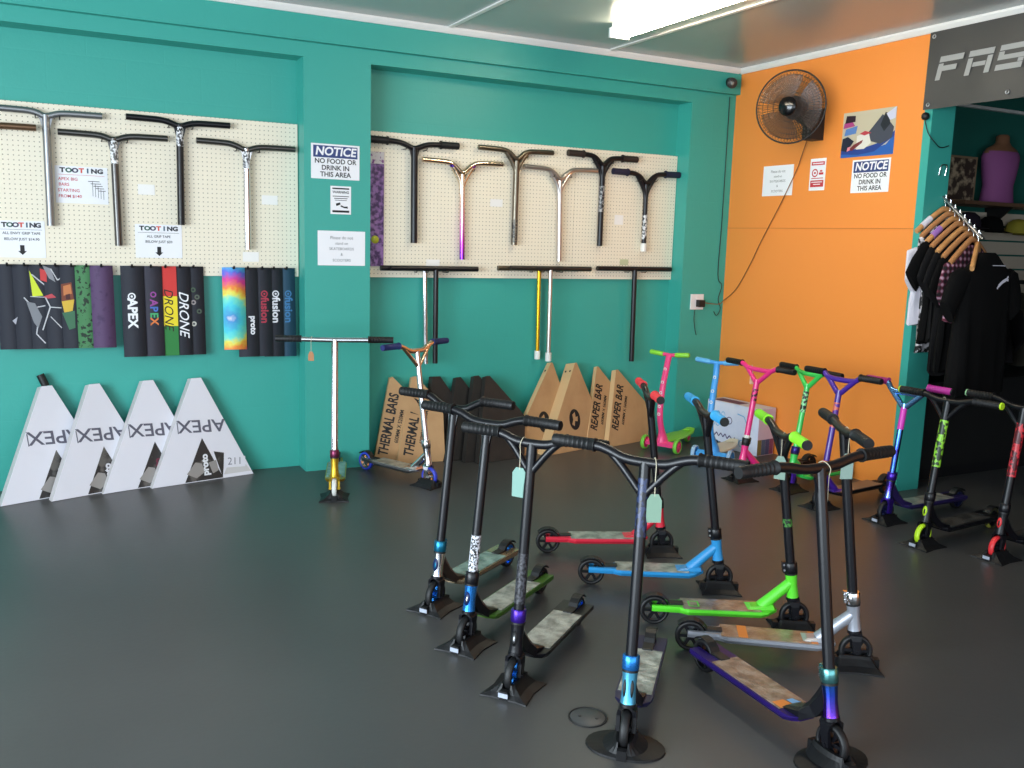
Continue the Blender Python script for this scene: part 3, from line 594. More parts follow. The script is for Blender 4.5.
def scooter(X,Y,psi,W,H,st,hw,ti,ri,label,bar='bat',pole=BLK,clamp=BLK,head=BLK,fork=BLK,deck=BLK,neck=None,grip_top=None,grip=RUB,plug=BLKP,tyre=RUB,core=BLK,tyre2=None,core2=None,decal=None,style='pro',cross=None,headart=None,art=None,rp=.0165,dw=.112):
    r=.055; t=thing('kick_scooter',label,'scooter',(X,Y,0),R(psi),'kick scooters standing on the shop floor')
    ti=R(ti); neck=neck or deck; cross=cross or pole
    ax=V((-math.sin(ti),0,math.cos(ti))); A=V((0,0,r))
    def at(z): return A+ax*((z-r)/math.cos(ti))     # point on steering axis at height z
    # deck with rear slot
    xf=-.10 if style=='pro' else -.072; xr=-W-.012; z0,z1=(.055,.084) if style=='pro' else (.057,.082); h=dw/2; g=.018
    if style=='pro': out=[(xf,-h*.55),(xf+.0,h*.55),(xf-.02,h*.92),(xf-.05,h),(xr,h*.98),(xr,g),(-W+.068,g),(-W+.068,-g),(xr,-g),(xr,-h*.98),(xf-.05,-h),(xf-.02,-h*.92)]
    else: out=[(xf,-h*.5),(xf,h*.5),(xf-.035,h*.95),(xf-.06,h),(-W+.12,h),(-W+.09,h*.62),(xr,h*.5),(xr,g),(-W+.066,g),(-W+.066,-g),(xr,-g),(xr,-h*.5),(-W+.09,-h*.62),(-W+.12,-h),(xf-.06,-h),(xf-.035,-h*.95)]
    b=MB(); n=len(out)
    def lift(x): return .010*max(0,(x-(xf-.06))/.06)
    bot=[(x,y*.8 if abs(y)>g+.001 else y,z0+lift(x)*1.6) for x,y in out]; mid=[(x,y,z0+.014+lift(x)*1.4) for x,y in out]; top=[(x,y,z1) for x,y in out]
    b.loft([bot,mid,top],smooth=False); dk=b.build('deck',deck,t)
    # grip tape
    gx0=xf-.06; gx1=-W+.10; hh=h*.9
    MB().prism([(gx0,-hh),(gx1,-hh),(gx1,hh),(gx0,hh)],z1+.0005,z1+.0025).build('grip_tape',grip_top,dk)
    if art:
        for i,(c,p) in enumerate(art): MB().flat([(gx0+(gx1-gx0)*u,hh*v) for u,v in p],z1+.003+.0004*i).build('deck_print',c,dk)
    # head tube and neck
    b=MB(); lo,hi=at(.128),at(HTOP)
    b.tube([lo,lo+(hi-lo)*.08,lo+(hi-lo)*.5,lo+(hi-lo)*.92,hi],[.0225,.0215,.0195,.0215,.0225],16)
    hd=b.build('head_tube',head,t)
    if headart:
        b=MB(); mid_=lo+(hi-lo)*.5; fx=ax.cross(V((0,1,0))).normalized(); fx=fx if fx.x>0 else -fx; TTh=M(((0,ax.x,fx.x,0),(1,ax.y,fx.y,0),(0,ax.z,fx.z,0),(0,0,0,1))); TTh.translation=mid_+fx*.0165
        if headart[0]=='oval':
            b.lathe([(.011,0),(.011,.0062),(.001,.0062)],n=20,T=TTh@M.Diagonal((.9,2.2,1,1))); b.build('oval_cutout',headart[1],hd)
            MB().lathe([(.005,0),(.005,.0072),(.001,.0072)],n=16,T=TTh@M.Diagonal((.8,2.6,1,1))@M.Translation((0,-.001,0))).build('oval_inset',headart[2],hd)
        else:
            for s in (-1,1): b.lathe([(.005,-.006),(.005,.0055),(.001,.0055)],n=12,T=TTh@M.Translation((s*.0105,0,-.003))@M.Diagonal((.9,5,1,1)))
            b.build('slot_cutouts',headart[1],hd)
    b=MB()
    if style=='pro':
        C=[(at(.195)+V((-.008,0,0)),.012,.022),(at(.17)+V((-.022,0,-.005)),.016,.026),(V((-.068,0,.125)),.022,.024),(V((-.105,0,.096)),.032,.014),(V((-.165,0,.0855)),.036,.003)]
        rings=[]
        for i,(p,wy,th) in enumerate(C):
            d=(C[min(i+1,4)][0]-C[max(i-1,0)][0]).normalized(); u=d.cross(V((0,1,0))); u=u if u.z>0 else -u
            lowz=-th if i<3 else -.02
            rings.append([p+V((0,-wy,0))+u*th*.4,p+V((0,-wy*.5,0))+u*th,p+V((0,wy*.5,0))+u*th,p+V((0,wy,0))+u*th*.4,p+V((0,wy,0))+u*lowz,p+V((0,-wy,0))+u*lowz])
        b.loft(rings,smooth=False)
    else:
        b.tube([at(.185),V((-.075,0,.132)),V((-.125,0,.083))],[.019,.0205,.024],14)
        b.loft([[(-.08,-.03,.0825),(-.08,.03,.0825),(-.185,.04,.0825),(-.185,-.04,.0825)],[(-.085,-.02,.098),(-.085,.02,.098),(-.165,.022,.090),(-.165,-.022,.090)]],smooth=False)
    b.build('neck',neck,t)
    # fork
    b=MB(); b.tube([at(.128),at(.118)],.024,14)
    for s in (-1,1):
        P=[(at(.124),.006),(at(.113),.02),(at(.095),.023),(at(.055)-ax*.004,.0225)]; wd=[.022,.02,.014,.012]
        rings=[]
        for (p,y),w_ in zip(P,wd):
            yy=V((0,s*y,0)); e=V((w_,0,0)); q=V((0,s*.0055,0)); rings.append([p+yy-e-q,p+yy+e-q,p+yy+e+q,p+yy-e+q])
        b.loft(rings,smooth=False)
    b.tube([A+V((0,-.031,0)),A+V((0,.031,0))],.006,8); b.build('fork',fork,t)
    wheel('front_wheel',t,r,.024,(0,0,r),tyre,core); wheel('rear_wheel',t,r,.024,(-W,0,r),tyre2 or tyre,core2 or core)
    # rear brake arched over the wheel
    b=MB(); rings=[]
    for k in range(7):
        q=R(30+k*18); c,s=math.cos(q),math.sin(q); rr=r+.006
        rings.append([(-W+c*rr,-.017,r+s*rr),(-W+c*rr,.017,r+s*rr),(-W+c*(rr+.003),.017,r+s*(rr+.003)),(-W+c*(rr+.003),-.017,r+s*(rr+.003))])
    b.loft(rings,smooth=False); b.box((-W+.05,-.017,z1),(-W+.105,.017,z1+.006)); b.build('brake',BLKP if style=='pro' else BLKP,t)
    # clamp
    b=MB(); c0,c1=at(HTOP+.006),at(HTOP+.046); b.tube([c0,c0+(c1-c0)*.06,c0+(c1-c0)*.94,c1],[.0225,.0245,.0245,.0225],16)
    bx=V((-.018,0,0)); b.loft([[c0+bx+V((-.012,y,0)) for y in (-.009,.009)]+[c0+bx+V((.01,y,0)) for y in (.009,-.009)],[c1+bx+V((-.012,y,0)) for y in (-.009,.009)]+[c1+bx+V((.01,y,0)) for y in (.009,-.009)]],smooth=False)
    cl=b.build('clamp',clamp,t)
    b=MB()
    for f in (.25,.75): p=c0+(c1-c0)*f+V((-.026,0,0)); b.tube([p+V((0,-.013,0)),p+V((0,.013,0))],.004,8)
    b.build('bolts',SIL,cl)
    MB().tube([at(HTOP),at(HTOP+.006)],.0235,14).build('headset_ring',BLKP,t)
    # handlebar
    Tt=A+ax*(H-r); lf=V((-math.sin(R(st)),math.cos(R(st)),0)); l=lf*hw; rr_=-lf*hw; up=ax
    b=MB(); pl=c1-(c1-c0)*.2
    rt=.0145
    def P(f,e): return Tt+lf*(hw*f)+up*e
    if bar=='T': b.tube([pl,Tt],rp,14)
    elif bar=='Y': b.tube([pl,Tt-up*.07],rp,14)
    else: b.tube([pl,Tt],rp,14)
    hb=b.build('handlebar',pole,t)
    b=MB()
    if bar=='T': pts=[P(-1,ri),P(0,0),P(1,ri)]; b.tube([P(-1,ri),P(1,ri)] if ri==0 else pts,rt,12)
    elif bar=='Y':
        pts=[P(-1,ri),P(-.62,ri),P(-.48,ri*.8),P(-.34,0),P(0,-.004),P(.34,0),P(.48,ri*.8),P(.62,ri),P(1,ri)]; b.tube(smooth_path(pts,5),rt,12)
        for s in (-1,1): b.tube([P(s*.36,.0),P(s*.05,-.075)],rt,10)
        b.tube([Tt-up*.06,Tt-up*.085],rp+.001,12)
    else:
        pts=[P(-1,ri),P(-.58,ri*.97),P(-.42,ri*.75),P(-.22,ri*.12),P(0,0),P(.22,ri*.12),P(.42,ri*.75),P(.58,ri*.97),P(1,ri)]; b.tube(smooth_path(pts,5),rt,12)
        br=.40 if bar=='bat' else .42
        if bar!='wing':
            for s in (-1,1): b.tube(smooth_path([P(s*br,ri*.7),P(s*br*.6,-.02),P(s*.03,-.085)],4),rt*.8,10)
        else: b.prism([(-.055,.0),(.055,.0),(.022,-.025),(.015,-.07),(-.015,-.07),(-.022,-.025)],-.005,.005,T=M(((lf.x,up.x,-up.z,Tt.x),(lf.y,up.y,0,Tt.y),(lf.z,up.z,up.x,Tt.z),(0,0,0,1))))
    b.build('crossbar',cross,hb)
    if decal:
        for (f0,f1,m) in decal: MB().tube([pl+(Tt-pl)*f0,pl+(Tt-pl)*f1],rp+.0009,14,cap=False).build('pole_decal',m,hb)
    for s in (-1,1):
        e0,e1=P(s*(1-.125/hw),ri),P(s,ri); d=(e1-e0).normalized(); b=MB()
        b.tube([e0-d*.004,e0,e0+d*.0005,e1],[.0205,.0205,.0178,.0172],14)
        for k in range(7): p=e0+d*(.015+k*.015); b.tube([p,p+d*.005],.0182,14)
        gp=b.build('grip',grip,t); MB().tube([e1-d*.001,e1+d*.006],[.0178,.0165],14).build('bar_end',plug,gp)
    info=dict(T=Tt,P=P,t=t,psi=psi,loc=(X,Y)); return info
def stand(X,Y,psi,label,roundb=False,logo=True):
    t=thing('scooter_stand',label,'scooter stand',(X,Y,0),R(psi),'black plastic scooter stands'); b=MB()
    for s in (-1,1):
        if roundb:
            def hring(rx,y0,ry,z): return [(rx*math.cos(PI*k/12),s*(y0+ry*math.sin(PI*k/12)),z) for k in range(13)]
            b.loft([hring(.075,.0135,.10,.0005),hring(.074,.0135,.098,.006),hring(.066,.0135,.05,.012),hring(.060,.0135,.02,.030),hring(.055,.0135,.012,.042)],smooth=False)
        else:
            def hring(a,m,c,z): return [(a,s*.0135,z),(a*1.0,s*(.0135+m*.45),z),(a*c,s*(.0135+m),z),(0,s*(.0135+m*.85),z),(-a*c,s*(.0135+m),z),(-a*1.0,s*(.0135+m*.45),z),(-a,s*.0135,z)]
            b.loft([hring(.076,.066,1.08,.0005),hring(.075,.065,1.07,.005),hring(.064,.036,.95,.016),hring(.057,.016,.85,.033),hring(.053,.009,.8,.042)],smooth=False)
    b.box((.0585,-.0135,.0005),(.078,.0135,.03)); b.box((-.078,-.0135,.0005),(-.0585,.0135,.03))
    b.build('base',mat('stand_plastic',(18,18,20),.5,spec=.35),t)
    if logo: MB().box((.076,-.016,.010),(.0795,.016,.024),T=M.Translation((.001,0,0))).build('logo_plate',mat('stand_logo',(170,176,190),.5),t)
GTB=gloss_wrap('wrapped_grip_sheen',(112,112,106),(186,186,176)); GTD=gloss_wrap('wrapped_grip_brown',(104,88,76),(164,146,130)); GTT=gloss_wrap('wrapped_grip_teal',(92,112,108),(160,180,172)); GTK=mat('black_deck_grip',(44,44,44),.5,bump=(200,.3),noise=(20,(74,72,70),.4,.7))  # grey wrap tones brightened to paint in the plastic's sheen
BLU=mat('anodised_blue',(46,130,214),.25,.75); LBLU=mat('anodised_light_blue',(96,186,226),.28,.75); TEALM=mat('anodised_teal',(30,116,150),.28,.75); PURM=mat('anodised_purple',(70,40,160),.28,.75)
OIL=neo('oil_slick_purple',[(60,40,190),(150,50,210),(60,90,220),(40,160,170),(90,50,170)]); OILB=neo('oil_slick_blue',[(60,90,220),(90,150,235),(110,70,200),(70,120,230),(70,60,170)])
GREEN=mat('lime_green_paint',(92,214,50),.3,coat=.4); GREEN2=mat('mid_green_paint',(60,210,90),.3,coat=.4); BLUE=mat('cyan_blue_paint',(44,140,200),.32,coat=.4); RED=mat('scarlet_paint',(214,40,62),.32,coat=.4); PINK=mat('hot_pink_paint',(236,46,130),.32,coat=.4); PURP2=mat('violet_paint',(72,36,150),.3,coat=.5)
GOLD=mat('gold_anodised',(206,168,50),.3,.8); LIME=mat('lime_plastic',(190,232,40),.4); REDP=mat('red_plastic',(226,50,56),.4); BLUEP=mat('royal_blue_plastic',(50,66,190),.4); WHT=mat('white_tyre',(222,222,214),.45)
OR=mat('orange_print',(226,134,60),.4); CY=mat('sky_print',(110,170,220),.4); SILP=mat('silver_paint',(176,180,190),.3,.6)
S={}
bl='black scooter with '
S['A']=scooter(-3.034,-3.312,227.5,.56,.804,-14,.284,9.6,.029,bl+'light blue head tube at front centre, mint tag on its bar',clamp=BLU,head=LBLU,headart=('slot',BLKP),deck=mat('dark_indigo_deck',(40,38,74),.4,.4),neck=BLK,grip_top=GTB,decal=[(.62,.92,DECW('blue_white_streaks',(20,22,34),(42,54,90),80))],core=BLK,bar='bat')
S['B']=scooter(-2.551,-3.608,267.8,.577,.815,6.1,.301,10,.018,bl+'oil slick purple head tube, nearest at front right',clamp=mat('teal_chrome',(90,150,150),.25,.9),head=OIL,deck=mat('purple_deck_side',(44,26,104),.35,.4),neck=BLK,grip_top=GTD,art=[(OR,[(.0,-.9),(.0,.1),(.12,-.1),(.12,-.9)]),(CY,[(.0,.1),(.0,.7),(.1,.5),(.1,.05)])],core=BLK,bar='wing')
S['C']=scooter(-2.024,-3.205,324.6,.553,.819,4.5,.256,7.5,.012,'black and silver scooter with silver neck, its front wheel furthest right in the ring',clamp=CHR,head=SILP,deck=SILP,neck=SILP,style='tube',grip_top=gloss_wrap('wrapped_grip_tan',(120,96,80),(160,140,120)),art=[(OR,[(.0,-1),(.0,1),(.07,1),(.07,-1)]),(OR,[(.72,-1),(.72,1),(.82,1),(.82,-1)])],core=BLK,bar='wing')
S['D']=scooter(-2.006,-2.897,331,.517,.742,2.8,.284,8.1,.026,'lime green scooter with black stem and lime grips',head=GREEN,deck=GREEN,neck=GREEN,style='tube',grip=mat('lime_grip',(150,240,50),.5),grip_top=GTD,art=[(GREEN,[(.78,-.5),(.78,.3),(.8,.3),(.8,-.5)]),(GREEN,[(.9,-.5),(.9,.3),(.92,.3),(.92,-.5)]),(GREEN,[(.78,-.5),(.92,-.5),(.92,-.6),(.78,-.6)]),(GREEN,[(.78,.3),(.92,.3),(.92,.4),(.78,.4)])],bar='V',decal=[(.3,.36,DECW('green_specks',(20,20,24),(70,130,60),110))])
S['E']=scooter(-2.003,-2.469,331,.528,.741,4.7,.285,8.3,.024,'cyan blue scooter with black stem and blue grips',head=BLUE,deck=BLUE,neck=BLUE,style='tube',grip=mat('cyan_grip',(60,170,225),.5),grip_top=GTB,bar='V')
S['F']=scooter(-1.959,-2.01,337,.525,.733,-2,.269,7.8,.031,'red scooter with black stem and red grips',head=RED,deck=RED,neck=RED,style='tube',grip=mat('red_grip',(230,60,66),.5),grip_top=GTB,bar='V')
S['G']=scooter(-3.153,-2.195,213.4,.55,.771,-.6,.25,8.6,.039,bl+'teal clamp and chrome head tube, leftmost of the ring',clamp=TEALM,head=CHR,headart=('oval',mat('ink_blue',(20,40,90),.3),TEALM),deck=mat('bronze_chrome_deck',(196,172,140),.25,.85),neck=mat('dark_bronze',(74,62,58),.35,.7),grip_top=GTT,core=BLU,core2=BLU,bar='wing')
S['H']=scooter(-3.18,-2.545,214.7,.57,.781,-5,.281,9.1,.03,bl+'blue head tube and green deck, white lettering on stem',clamp=BLK,head=BLU,headart=('oval',mat('ink_blue',(20,40,90),.3),CHR),deck=mat('olive_green_deck',(72,112,40),.35,.4),neck=BLK,grip_top=GTB,decal=[(.02,.26,DECW('white_block_letters',(20,20,24),(220,222,230),150))],bar='wing')
S['I']=scooter(-3.172,-2.891,218.2,.56,.783,-2.2,.242,6.8,.024,bl+'purple clamp and all black deck, mint tag on its bar',clamp=PURM,head=BLK,headart=('oval',BLKP,SIL),deck=BLK,neck=BLK,grip_top=GTB,core=BLU,core2=BLU,dw=.12,decal=[(.05,.35,DECW('grey_fine_print',(22,22,26),(70,70,76),120))])
S['J']=scooter(-3.088,-.61,252,.58,.852,-2,.305,8.3,.004,'chrome T-bar scooter with gold deck and white front tyre by the pillar',bar='T',pole=CHR,cross=CHR,clamp=mat('plum_anodised',(120,50,80),.3,.7),head=GOLD,fork=GOLD,deck=GOLD,neck=GOLD,grip_top=GTT,tyre=WHT,core=BLK,tyre2=RUB,rp=.0185,style='tube')
S['K']=scooter(-2.517,-.555,294.9,.525,.775,3.9,.276,9,.038,'all chrome scooter with royal blue wheels and grips',bar='V',pole=CHR,cross=mat('gold_chrome',(228,206,180),.18,1.),clamp=CHR,head=CHR,fork=CHR,deck=SIL,neck=CHR,grip=mat('navy_blue_grip',(36,46,104),.5),plug=mat('navy_blue_grip',(36,46,104),.5),grip_top=GTB,tyre=BLUEP,core=CHR,style='tube')
back='standing in the row by the orange wall'
S['N']=scooter(-.717,-1.114,180,.56,.684,.6,.282,8.2,.02,'hot pink scooter with black grips '+back,bar='Y',pole=PINK,clamp=BLKP,head=PINK,fork=PINK,deck=BLK,neck=PINK,grip_top=GTK,rp=.0175,decal=[(.0,.06,WHT),(.55,.72,DECW('black_pink_print',(30,20,26),(236,46,130),60))],style='tube')
S['O']=scooter(-.60,-1.404,186,.52,.695,-8.9,.245,9.3,.019,'mid green scooter with black grips '+back,bar='Y',pole=GREEN2,clamp=mat('indigo_anodised',(50,40,120),.3,.6),head=GREEN2,fork=PURP2,deck=GREEN2,grip_top=GTK,tyre2=mat('green_tyre',(70,110,60),.5),decal=[(.48,.76,DECW('black_green_print',(24,30,26),(150,230,160),60))],style='tube')
S['P']=scooter(-.70,-1.738,187,.595,.715,-4.8,.25,8.9,.024,'violet scooter with orange stem print '+back,bar='Y',pole=PURP2,clamp=mat('orange_anodised',(236,96,50),.3,.5),head=PURP2,fork=PURP2,deck=BLK,neck=PURP2,grip_top=mat('tan_deck_grip',(150,116,94),.5),core2=mat('copper_core',(150,90,60),.3,.8),decal=[(.42,.72,DECW('orange_violet_print',(226,110,90),(90,40,150),30))],style='tube')
S['Q']=scooter(-.558,-2.058,182.2,.588,.687,1.9,.246,7.2,.04,'oil slick blue scooter with pink grips by the doorway edge',bar='Y',pole=OILB,cross=mat('pale_blue_chrome',(120,170,226),.22,.9),clamp=PURM,head=OILB,fork=PURM,deck=mat('dark_violet_deck',(50,40,96),.35,.4),grip=mat('magenta_grip',(190,50,150),.5),grip_top=GTB,rp=.0155,decal=[(.55,.82,mat('magenta_sleeve',(226,60,190),.35))],style='pro',core=mat('dark_blue_core',(40,44,90),.3,.6))
S['R']=scooter(-.71,-2.412,185.6,.592,.708,-1.1,.258,8.3,.02,bl+'lime stem print and lime front tyre near the clothing',bar='bat',pole=BLK,clamp=BLK,head=BLK,headart=('oval',LIME,BLKP),deck=BLK,grip_top=GTK,tyre=LIME,core=BLK,tyre2=mat('yellow_black_tyre',(50,50,30),.5,noise=(40,(150,150,60),.5,.6)),plug=LIME,rp=.0185,decal=[(.3,.8,DECW('lime_black_print',(150,220,60),(40,60,30),45))])
S['S']=scooter(-.538,-2.679,184,.58,.711,0,.282,8,.03,bl+'red stem print and red front tyre at right frame edge',bar='bat',pole=BLK,clamp=BLK,head=BLK,headart=('oval',REDP,BLKP),deck=BLK,grip_top=GTK,tyre=REDP,core=BLK,tyre2=RUB,plug=mat('pale_green_plug',(150,200,150),.4),rp=.0185,decal=[(.3,.85,DECW('red_black_print',(206,44,56),(90,20,30),45))])
names=dict(A='front centre black scooter with the light blue head tube',B='nearest black scooter with the purple head tube',C='silver necked scooter',D='lime green scooter',E='cyan blue scooter',F='red scooter',G='leftmost ring scooter with chrome head tube',H='black scooter with blue head tube',I='all black scooter with purple clamp',J='chrome and gold scooter',K='chrome scooter with blue wheels',N='hot pink scooter',O='mid green scooter',P='violet scooter',Q='oil slick blue scooter',R='scooter with the lime tyre',S='scooter with the red tyre')
for k,n in names.items():
    d=S[k]; stand(d['loc'][0],d['loc'][1],d['psi'],('round-based ' if k in 'AB' else 'black flared ')+'stand under the '+n,k in 'AB',k in 'GHIQRS')
# tags tied to the bars
def tagcard(k,f,drop,w,h,c,label,yaw=None,e=0.,name='price_tag'):
    d=S[k]; Mx=M.Translation((d['loc'][0],d['loc'][1],0))@M.Rotation(R(d['psi']),4,'Z')
    p=Mx@(d['P'](f,e)); p=p+V((0,0,-.012))
    t=thing(name,label,'price tag',p,R(-25 if yaw is None else yaw),'price tags tied to the scooters')
    MB().tube(smooth_path([(0,.022,.012),(0,0,.03),(0,-.022,.012),(0,-.02,-.02),(0,-.022,-drop)],5),.0013,5).build('string',STRING,t)
    MB().prism([(-w/2,-h),(w/2,-h),(w/2,-.018),(w*.25,0),(-w*.25,0),(-w/2,-.018)],0,.0012,T=TW(0,-.0215,-drop+.006)).build('card',mat('tag_%d_%d_%d'%c,c,.6),t)
MINT=(128,158,138)
tagcard('A',.1,.075,.042,.082,MINT,'mint green tag on string below the bar of the front centre scooter')
tagcard('I',-.12,.07,.05,.095,(122,160,148),'mint green tag on the bar of the all black scooter with purple clamp',-58)
tagcard('C',-.12,.06,.042,.085,(140,166,156),'pale mint tag beside the stem of the silver necked scooter',-20)
tagcard('D',-.12,.06,.04,.085,(128,156,140),'mint tag half hidden behind the lime green scooter stem',-60)
tagcard('B',.03,.12,.04,.2,(176,160,130),'long beige tag seen nearly edge on under the nearest black scooter bar',48)
tagcard('J',-.40,.055,.03,.05,(176,120,76),'small brown tag hanging from the chrome T-bar')
tagcard('N',-.22,.03,.03,.06,(222,190,150),'small pale tag on the hot pink scooter bar')
tagcard('R',-.08,.05,.02,.07,(96,80,70),'narrow brown tag under the bar of the lime print scooter')

# three-wheeled toddler scooters
def kid(X,Y,psi,label,stemc,deckc,gripc,wheelc,corec,half=.122,H=.66,L=.42,lean=.05,bulge=.04):
    t=thing('toddler_scooter',label,'scooter',(X,Y,0),R(psi),'three-wheeled toddler scooters')
    def wh(pos,r,parent,w=.026): wheel('front_wheel' if pos[0]>-.1 else 'rear_wheel',parent,r,w,pos,wheelc,corec,8)
    b=MB(); b.loft([[(x-.03,y,z) for x,z in ((0,.04),(.055,.04),(.06,.06),(.03,.075),(0,.07))] for y in (-half+.018,-half*.5,0,half*.5,half-.018)],smooth=False); b.build('front_axle_housing',stemc,t)
    wh((0,half,.05),.05,t); wh((0,-half,.05),.05,t); wh((-L,0,.035),.035,t)
    b=MB(); rings=[]
    for i in range(9):
        f=i/8; x=-.035-f*(L+.015); w=.035+.035*math.sin(PI*min(1,f*1.15))**.7 if f<.85 else .05-.02*(f-.85)/.15; z=.065+.004*math.sin(f*PI)+ (.018*(f-.85)/.15 if f>.85 else 0)
        rings.append([(x,-w,z),(x,w,z),(x,w*.97,z+.012),(x,0,z+.016),(x,-w*.97,z+.012)])
    b.loft(rings,smooth=False); b.build('deck',deckc,t)
    b=MB(); P=smooth_path([(-.02,0,.06),(-.01,0,.12),(bulge*.8,0,.22),(bulge,0,.32),(bulge*.7-lean*.2,0,.46),(-lean*.6+bulge*.15,0,H*.89),(-lean,0,H)],6); n=len(P); rings=[]
    for i,p in enumerate(P):
        f=i/(n-1); wx=.05-.11*f if f<.3 else .017; wx=max(wx,.017); wy=.045-.11*f if f<.22 else .021; wy=max(wy,.021)
        rings.append([p+V((wx*math.cos(q),wy*math.sin(q),0)) for q in [2*PI*k/12 for k in range(12)]])
    b.loft(rings); st=b.build('stem',stemc,t)
    pathp=lambda f:P[int(f*(n-1))]
    for k in range(5):
        f=.42+.1*k; p=pathp(f); b=MB(); ring(b,0,0,.006,.011,M(((0,0,1,p.x+.0185),(1,0,0,0),(0,1,0,p.z),(0,0,0,1))),12); b.build('print_mark',WHT,st)
    b=MB(); b.tube([(-lean-.005,y,H+.0+.01*abs(y)/.12) for y in (-.12,-.04,0,.04,.12)],.0125,12); b.build('crossbar',stemc,t)
    for s in (-1,1): MB().tube([(-lean-.005,s*.045,H+.004),(-lean-.005,s*.05,H+.004),(-lean-.005,s*.14,H+.012),(-lean-.005,s*.146,H+.0125)],[.015,.0165,.0165,.012],12).build('grip',gripc,t)
    b=MB(); b.loft([[(-L-.03,-.018,.075),(-L-.03,.018,.075),(-L-.03,.018,.08),(-L-.03,-.018,.08)],[(-L+.03,-.022,.088),(-L+.03,.022,.088),(-L+.03,.022,.095),(-L+.03,-.022,.095)]],smooth=False); b.build('brake',deckc,t)
KP=mat('kids_pink_plastic',(236,70,130),.35); KG=mat('kids_lime_plastic',(140,216,60),.4); KB=mat('kids_blue_plastic',(70,160,232),.35); KW=mat('pale_deck_plastic',(214,206,180),.4)
kid(-.714,-.303,207,'pink toddler scooter with lime wheels and deck in the corner',KP,KG,KG,mat('lime_wheel',(110,190,60),.45),KP)
kid(-.585,-.69,209,'blue toddler scooter with pale deck beside the printed carton',KB,KW,mat('kids_sky_grip',(96,176,226),.45),mat('pale_blue_wheel',(150,184,214),.4),KB,L=.33,lean=-.025,bulge=.075)
# floor cover
t=thing('floor_cover','small round inspection cover set flush in the grey floor','floor cover',(-3.045,-3.13,0))
FC=mat('floor_cover_grey',(66,68,70),.42)
MB().lathe([(.001,.002),(.052,.002),(.055,.0005),(.001,.0003)],n=40).build('lid',FC,t)
MB().lathe([(.0555,.0006),(.0555,.0026),(.0595,.0026),(.0595,.0006)],n=40,closed=True).build('rim',mat('dark_seal',(38,38,40),.5),t)
b=MB()
for x,y in ((-.02,.014),(.018,-.02)): b.lathe([(.001,.0028),(.005,.0028),(.005,.0021),(.001,.0021)],n=12,T=M.Translation((x,y,0)))
b.build('screws',mat('dark_seal',(38,38,40)),t)

# ---------------------------------------------------------------- doorway: banner, sensor, clothing
t=thing('hanging_banner','dark grey vinyl banner with pale block lettering above the doorway','banner',(-.02,-1.62,2.59))
VIN=mat('grey_vinyl',(58,58,58),.45,bump=(6,.3)); b=MB(); NX=40; NZ=8; LB=2.6; HB=.41
def bz(u,v): return -.003*math.sin(u*17+v*2)*(.3+v)-.0015*math.sin(u*41+1)*v
vs=[];fs=[]
for j in range(NZ+1):
    for i in range(NX+1):
        u=i/NX;v=j/NZ; vs.append((bz(u*LB,v)-.012,-u*LB,-v*HB))
fs=[(j*(NX+1)+i,j*(NX+1)+i+1,(j+1)*(NX+1)+i+1,(j+1)*(NX+1)+i) for j in range(NZ) for i in range(NX)]
b.add(vs,fs,0,True)
vs2=[(x+.003,y,z) for x,y,z in vs]; b.add(vs2,[f[::-1] for f in fs],0,True)
ban=b.build('vinyl',VIN,t)
def stroke(b,x0,y0,x1,y1,x=0,h=.12): # in letter box units, sheared
    sh=.22
    b.flat([(x+x0+y0*sh,y0),(x+x1+y0*sh,y0),(x+x1+y1*sh,y1),(x+x0+y1*sh,y1)],len(b.f)%3*.0005,0,TO(-.0185,-.06,-.262))
b=MB(); w=.145; hh=.122; tk=.03
def F_(x): stroke(b,0,0,.03,.085,x); stroke(b,0,.092,w,hh,x); stroke(b,0,.045,w*.8,.072,x)
def A_(x): stroke(b,0,0,.03,.085,x); stroke(b,0,.092,w,hh,x); stroke(b,w-.03,0,w,.085,x); stroke(b,.035,.04,w-.035,.062,x)
def S_(x): stroke(b,0,.095,w,hh,x); stroke(b,0,.05,.03,.09,x); stroke(b,.0,.05,w,.073,x); stroke(b,w-.03,.03,w,.048,x); stroke(b,0,0,w,.028,x)
def H_(x): stroke(b,0,0,.03,hh,x); stroke(b,w-.03,0,w,hh,x); stroke(b,.035,.048,w-.035,.072,x)
def I_(x): stroke(b,0,0,.03,hh,x)
def O_(x): stroke(b,0,0,w,.028,x); stroke(b,0,.094,w,hh,x); stroke(b,0,.03,.03,.092,x); stroke(b,w-.03,.03,w,.092,x)
def N_(x): stroke(b,0,0,.03,hh,x); stroke(b,w-.03,0,w,hh,x); stroke(b,.035,.094,w-.035,hh,x)
x=0
for fn in (F_,A_,S_,H_,I_,O_,N_): fn(x); x+=(.178 if fn is not I_ else .06)
b.build('pale_lettering',mat('banner_print',(158,158,156),.5),t)
for y,z in ((-.03,-.025),(-.03,-.385),(-.5,-.375),(-1.,-.385)):
    MB().lathe([(.006,0),(.006,.002),(.012,.002),(.012,0)],n=14,closed=True,T=TO(-.017,y,z)).build('eyelet',SIL,t)
t=thing('door_sensor','small black ball sensor with dangling cable under the banner corner','sensor',(-.03,-1.635,2.145))
MB().lathe([(.001,-.022),(.015,-.017),(.021,-.006),(.021,.006),(.015,.017),(.001,.022)],n=18).build('body',BLKP,t)
MB().tube(smooth_path([(0,0,-.02),(.01,-.02,-.09),(.04,-.045,-.14),(.1,-.04,-.165),(.17,-.035,-.15)],5),.003,6).build('cable',BLKP,t)
